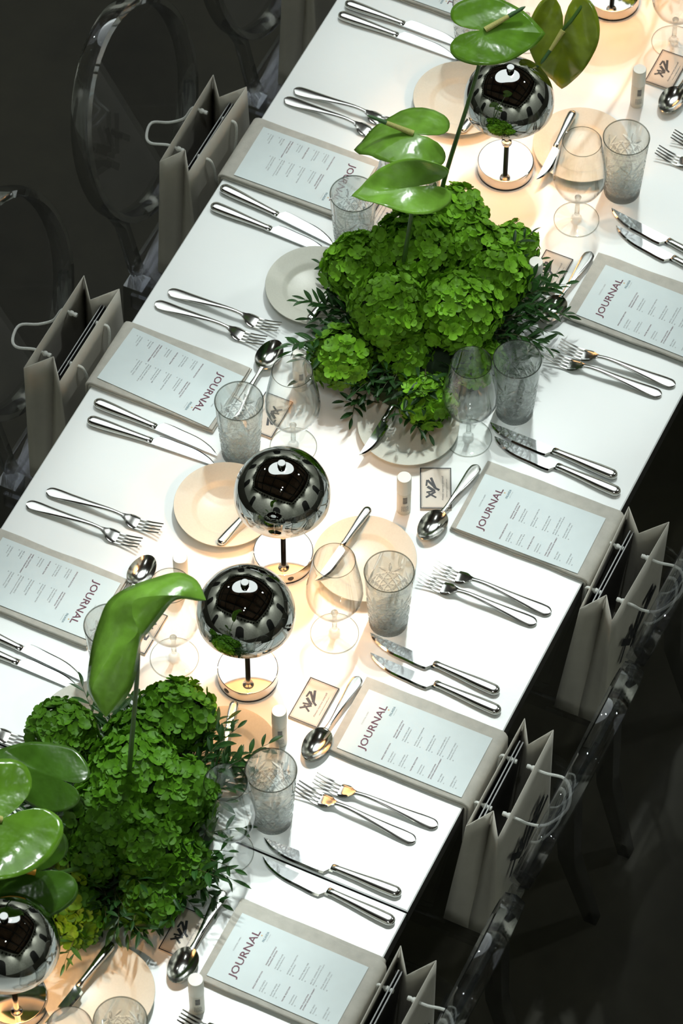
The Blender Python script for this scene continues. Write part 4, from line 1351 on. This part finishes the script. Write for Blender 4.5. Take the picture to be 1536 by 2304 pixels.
def folded_spathe():
    '''a spathe creased along its midrib: rows of (edge, crease, edge), right / up / forward offsets in cm from the stem joint'''
    rows = [((-4.7, -11.3, -0.5), (-4.7, -11.3, -0.5), (-4.7, -11.3, -0.5)), ((-7.2, -8.0, -1.5), (-6.6, -7.6, 0.9), (-2.4, -9.4, -0.2)), ((-7.4, -4.9, -2.2), (-5.2, -4.5, 1.8), (-0.8, -6.9, 0.2)),
            ((-6.8, -0.7, -2.8), (-2.4, -1.4, 2.4), (0.0, -3.8, 0.4)), ((-5.9, 2.4, -3.0), (0.1, 1.2, 2.6), (0.5, -0.3, 0.3)), ((-4.5, 5.6, -3.0), (-0.6, 3.8, 2.6), (1.7, 1.3, 0.2)),
            ((-1.7, 7.6, -2.8), (-0.3, 5.9, 2.4), (3.5, 3.6, 0.2)), ((2.1, 9.0, -2.3), (2.4, 6.5, 2.0), (5.1, 5.6, 0.3)), ((5.9, 9.9, -1.6), (5.6, 6.6, 1.4), (6.6, 6.1, 0.2)),
            ((8.7, 8.7, -0.8), (8.3, 6.3, 0.8), (9.0, 5.8, 0.2)), ((10.0, 5.9, 0.0), (10.0, 5.9, 0.0), (10.0, 5.9, 0.0))]
    def cr(p0, p1, p2, p3, t):
        return 0.5 * ((2 * p1) + (p2 - p0) * t + (2 * p0 - 5 * p1 + 4 * p2 - p3) * t * t + (3 * p1 - p0 - 3 * p2 + p3) * t ** 3)
    n, m = len(rows), 4
    grid = []
    for k in range((n - 1) * 4 + 1):
        i, t = min(k // 4, n - 2), (k - 4 * min(k // 4, n - 2)) / 4
        pts = []
        for c in range(3):
            P = [Vector(rows[max(0, min(n - 1, i + d))][c]) for d in (-1, 0, 1, 2)]
            pts.append(cr(*P, t))
        L_, M_, R_ = pts
        row = []
        for a, b, bulge in ((L_, M_, 0.10), (M_, R_, 0.12)):
            for q in range(m + 1):
                if a is M_ and q == 0:
                    continue
                u = q / m
                p = a.lerp(b, u)
                p.z += bulge * (b - a).length * math.sin(PI * u)
                row.append(p)
        grid.append(row)
    w = len(grid[0])
    v = [(RIGHT * p.x + UPV * p.y - FW * p.z) * 0.01 for r in grid for p in r]
    f = [(i * w + k, i * w + k + 1, (i + 1) * w + k + 1, (i + 1) * w + k) for i in range(len(grid) - 1) for k in range(w - 1)]
    return MB().add(v, f).mesh('folded_spathe', 'spathe_l', True, 0.9)
SPA['st'] = folded_spathe()
anthurium(t1, Vector((-0.030, 0.606, 1.312)) - O1, RIGHT * 1.0 - FH * 0.02, Zv * 0.9 - FH * 0.35, Vector((-0.083, 0.558, 0.86)) - O1, SPA['s1'], RIGHT * 0.8 + FH * 0.35 + Zv * 0.3, 0.075, label='flat glossy green bloom at the top')
anthurium(t1, Vector((-0.112, 0.513, 1.11)) - O1, -RIGHT * 1.0 + FH * 0.12, Zv * 0.9 - FH * 0.1, Vector((-0.084, 0.488, 0.86)) - O1, SPA['s3'], -RIGHT * 0.95 + FH * 0.25 + Zv * 0.28, 0.082, label='drooping light green bloom with dark spadix')
anthurium(t1, Vector((-0.063, 0.412, 1.11)) - O1, -RIGHT * 1.0 - FH * 0.12 - Zv * 0.08, Zv * 0.75 - FH * 0.6, Vector((-0.072, 0.382, 0.86)) - O1, SPA['s4'], label='twisted pale green bloom')
A2 = [(-0.038, -0.527, 0.85, 0.058), (-0.187, -0.628, 0.84, 0.052), (-0.063, -0.605, 0.875, 0.048), (-0.037, -0.671, 0.885, 0.066), (0.035, -0.663, 0.87, 0.056), (-0.046, -0.753, 0.88, 0.056), (-0.043, -0.812, 0.86, 0.046),
      (0.078, -0.750, 0.82, 0.046), (0.060, -0.818, 0.81, 0.046), (-0.026, -0.9, 0.82, 0.046), (0.03, -0.76, 0.86, 0.052)]
t2, O2 = arrangement('shade-toned green flower arrangement at the lower left with large glossy blooms', (-0.03, -0.715), A2, (0.15, 0.20, 0.085), 26, 9,
                     dirs([(130, 4, 22), (50, 4, 20), (40, 5, 16), (355, 4, 14), (265, 4, 16)], 8), 54, 'floret_shaded')
anthurium(t2, Vector((-0.016, -0.664, 1.27)) - O2, (1, 0, 0), (0, 0, 1), Vector((-0.032, -0.697, 0.86)) - O2, SPA['st'], label='tall folded green bloom on a thin stem')
anthurium(t2, Vector((-0.117, -0.926, 1.08)) - O2, -RIGHT * 0.8 - FH * 0.55, Zv * 0.9 - FH * 0.3, Vector((-0.09, -0.80, 0.85)) - O2, SPA['sl'], -RIGHT * 0.8 + Zv * 0.5, 0.07, label='large glossy green bloom at the left edge')
anthurium(t2, Vector((-0.105, -0.776, 0.98)) - O2, -RIGHT * 0.85 + FH * 0.35, Zv * 0.8 - FH * 0.25 - RIGHT * 0.1, Vector((-0.03, -0.75, 0.85)) - O2, SPA['ll'], None, label='shade-toned glossy green bloom behind')
anthurium(t2, Vector((-0.066, -0.930, 0.97)) - O2, -RIGHT * 0.95 - FH * 0.25, Zv * 0.8 - FH * 0.5, Vector((-0.03, -0.83, 0.84)) - O2, SPA['sb'], -RIGHT * 0.95 + Zv * 0.3, 0.062, 'spadix_o', 'spadix_o', label='green bloom with orange spadix')
A0 = [(-0.03, 1.40, 0.88, 0.07), (0.06, 1.47, 0.87, 0.07), (-0.08, 1.50, 0.86, 0.07)]
t0, O0 = arrangement('flower arrangement past the top edge sending one drooping yellow-green bloom', (-0.02, 1.47), A0, (0.13, 0.15, 0.08), 0, 15, [], 24)
anthurium(t0, Vector((-0.015, 0.921, 1.0)) - O0, Vector((0.02, -0.05, -0.72)) + RIGHT * -0.03 - FH * 0.42, -FH * 0.75 + Zv * 0.5, Vector((0.0, 1.38, 0.88)) - O0, SPA['dr'], -RIGHT * 0.5 - Zv * 0.65 - FH * 0.45, 0.07, mid=Vector((0.03, 1.17, 1.10)) - O0, label='drooping yellow-green bloom')
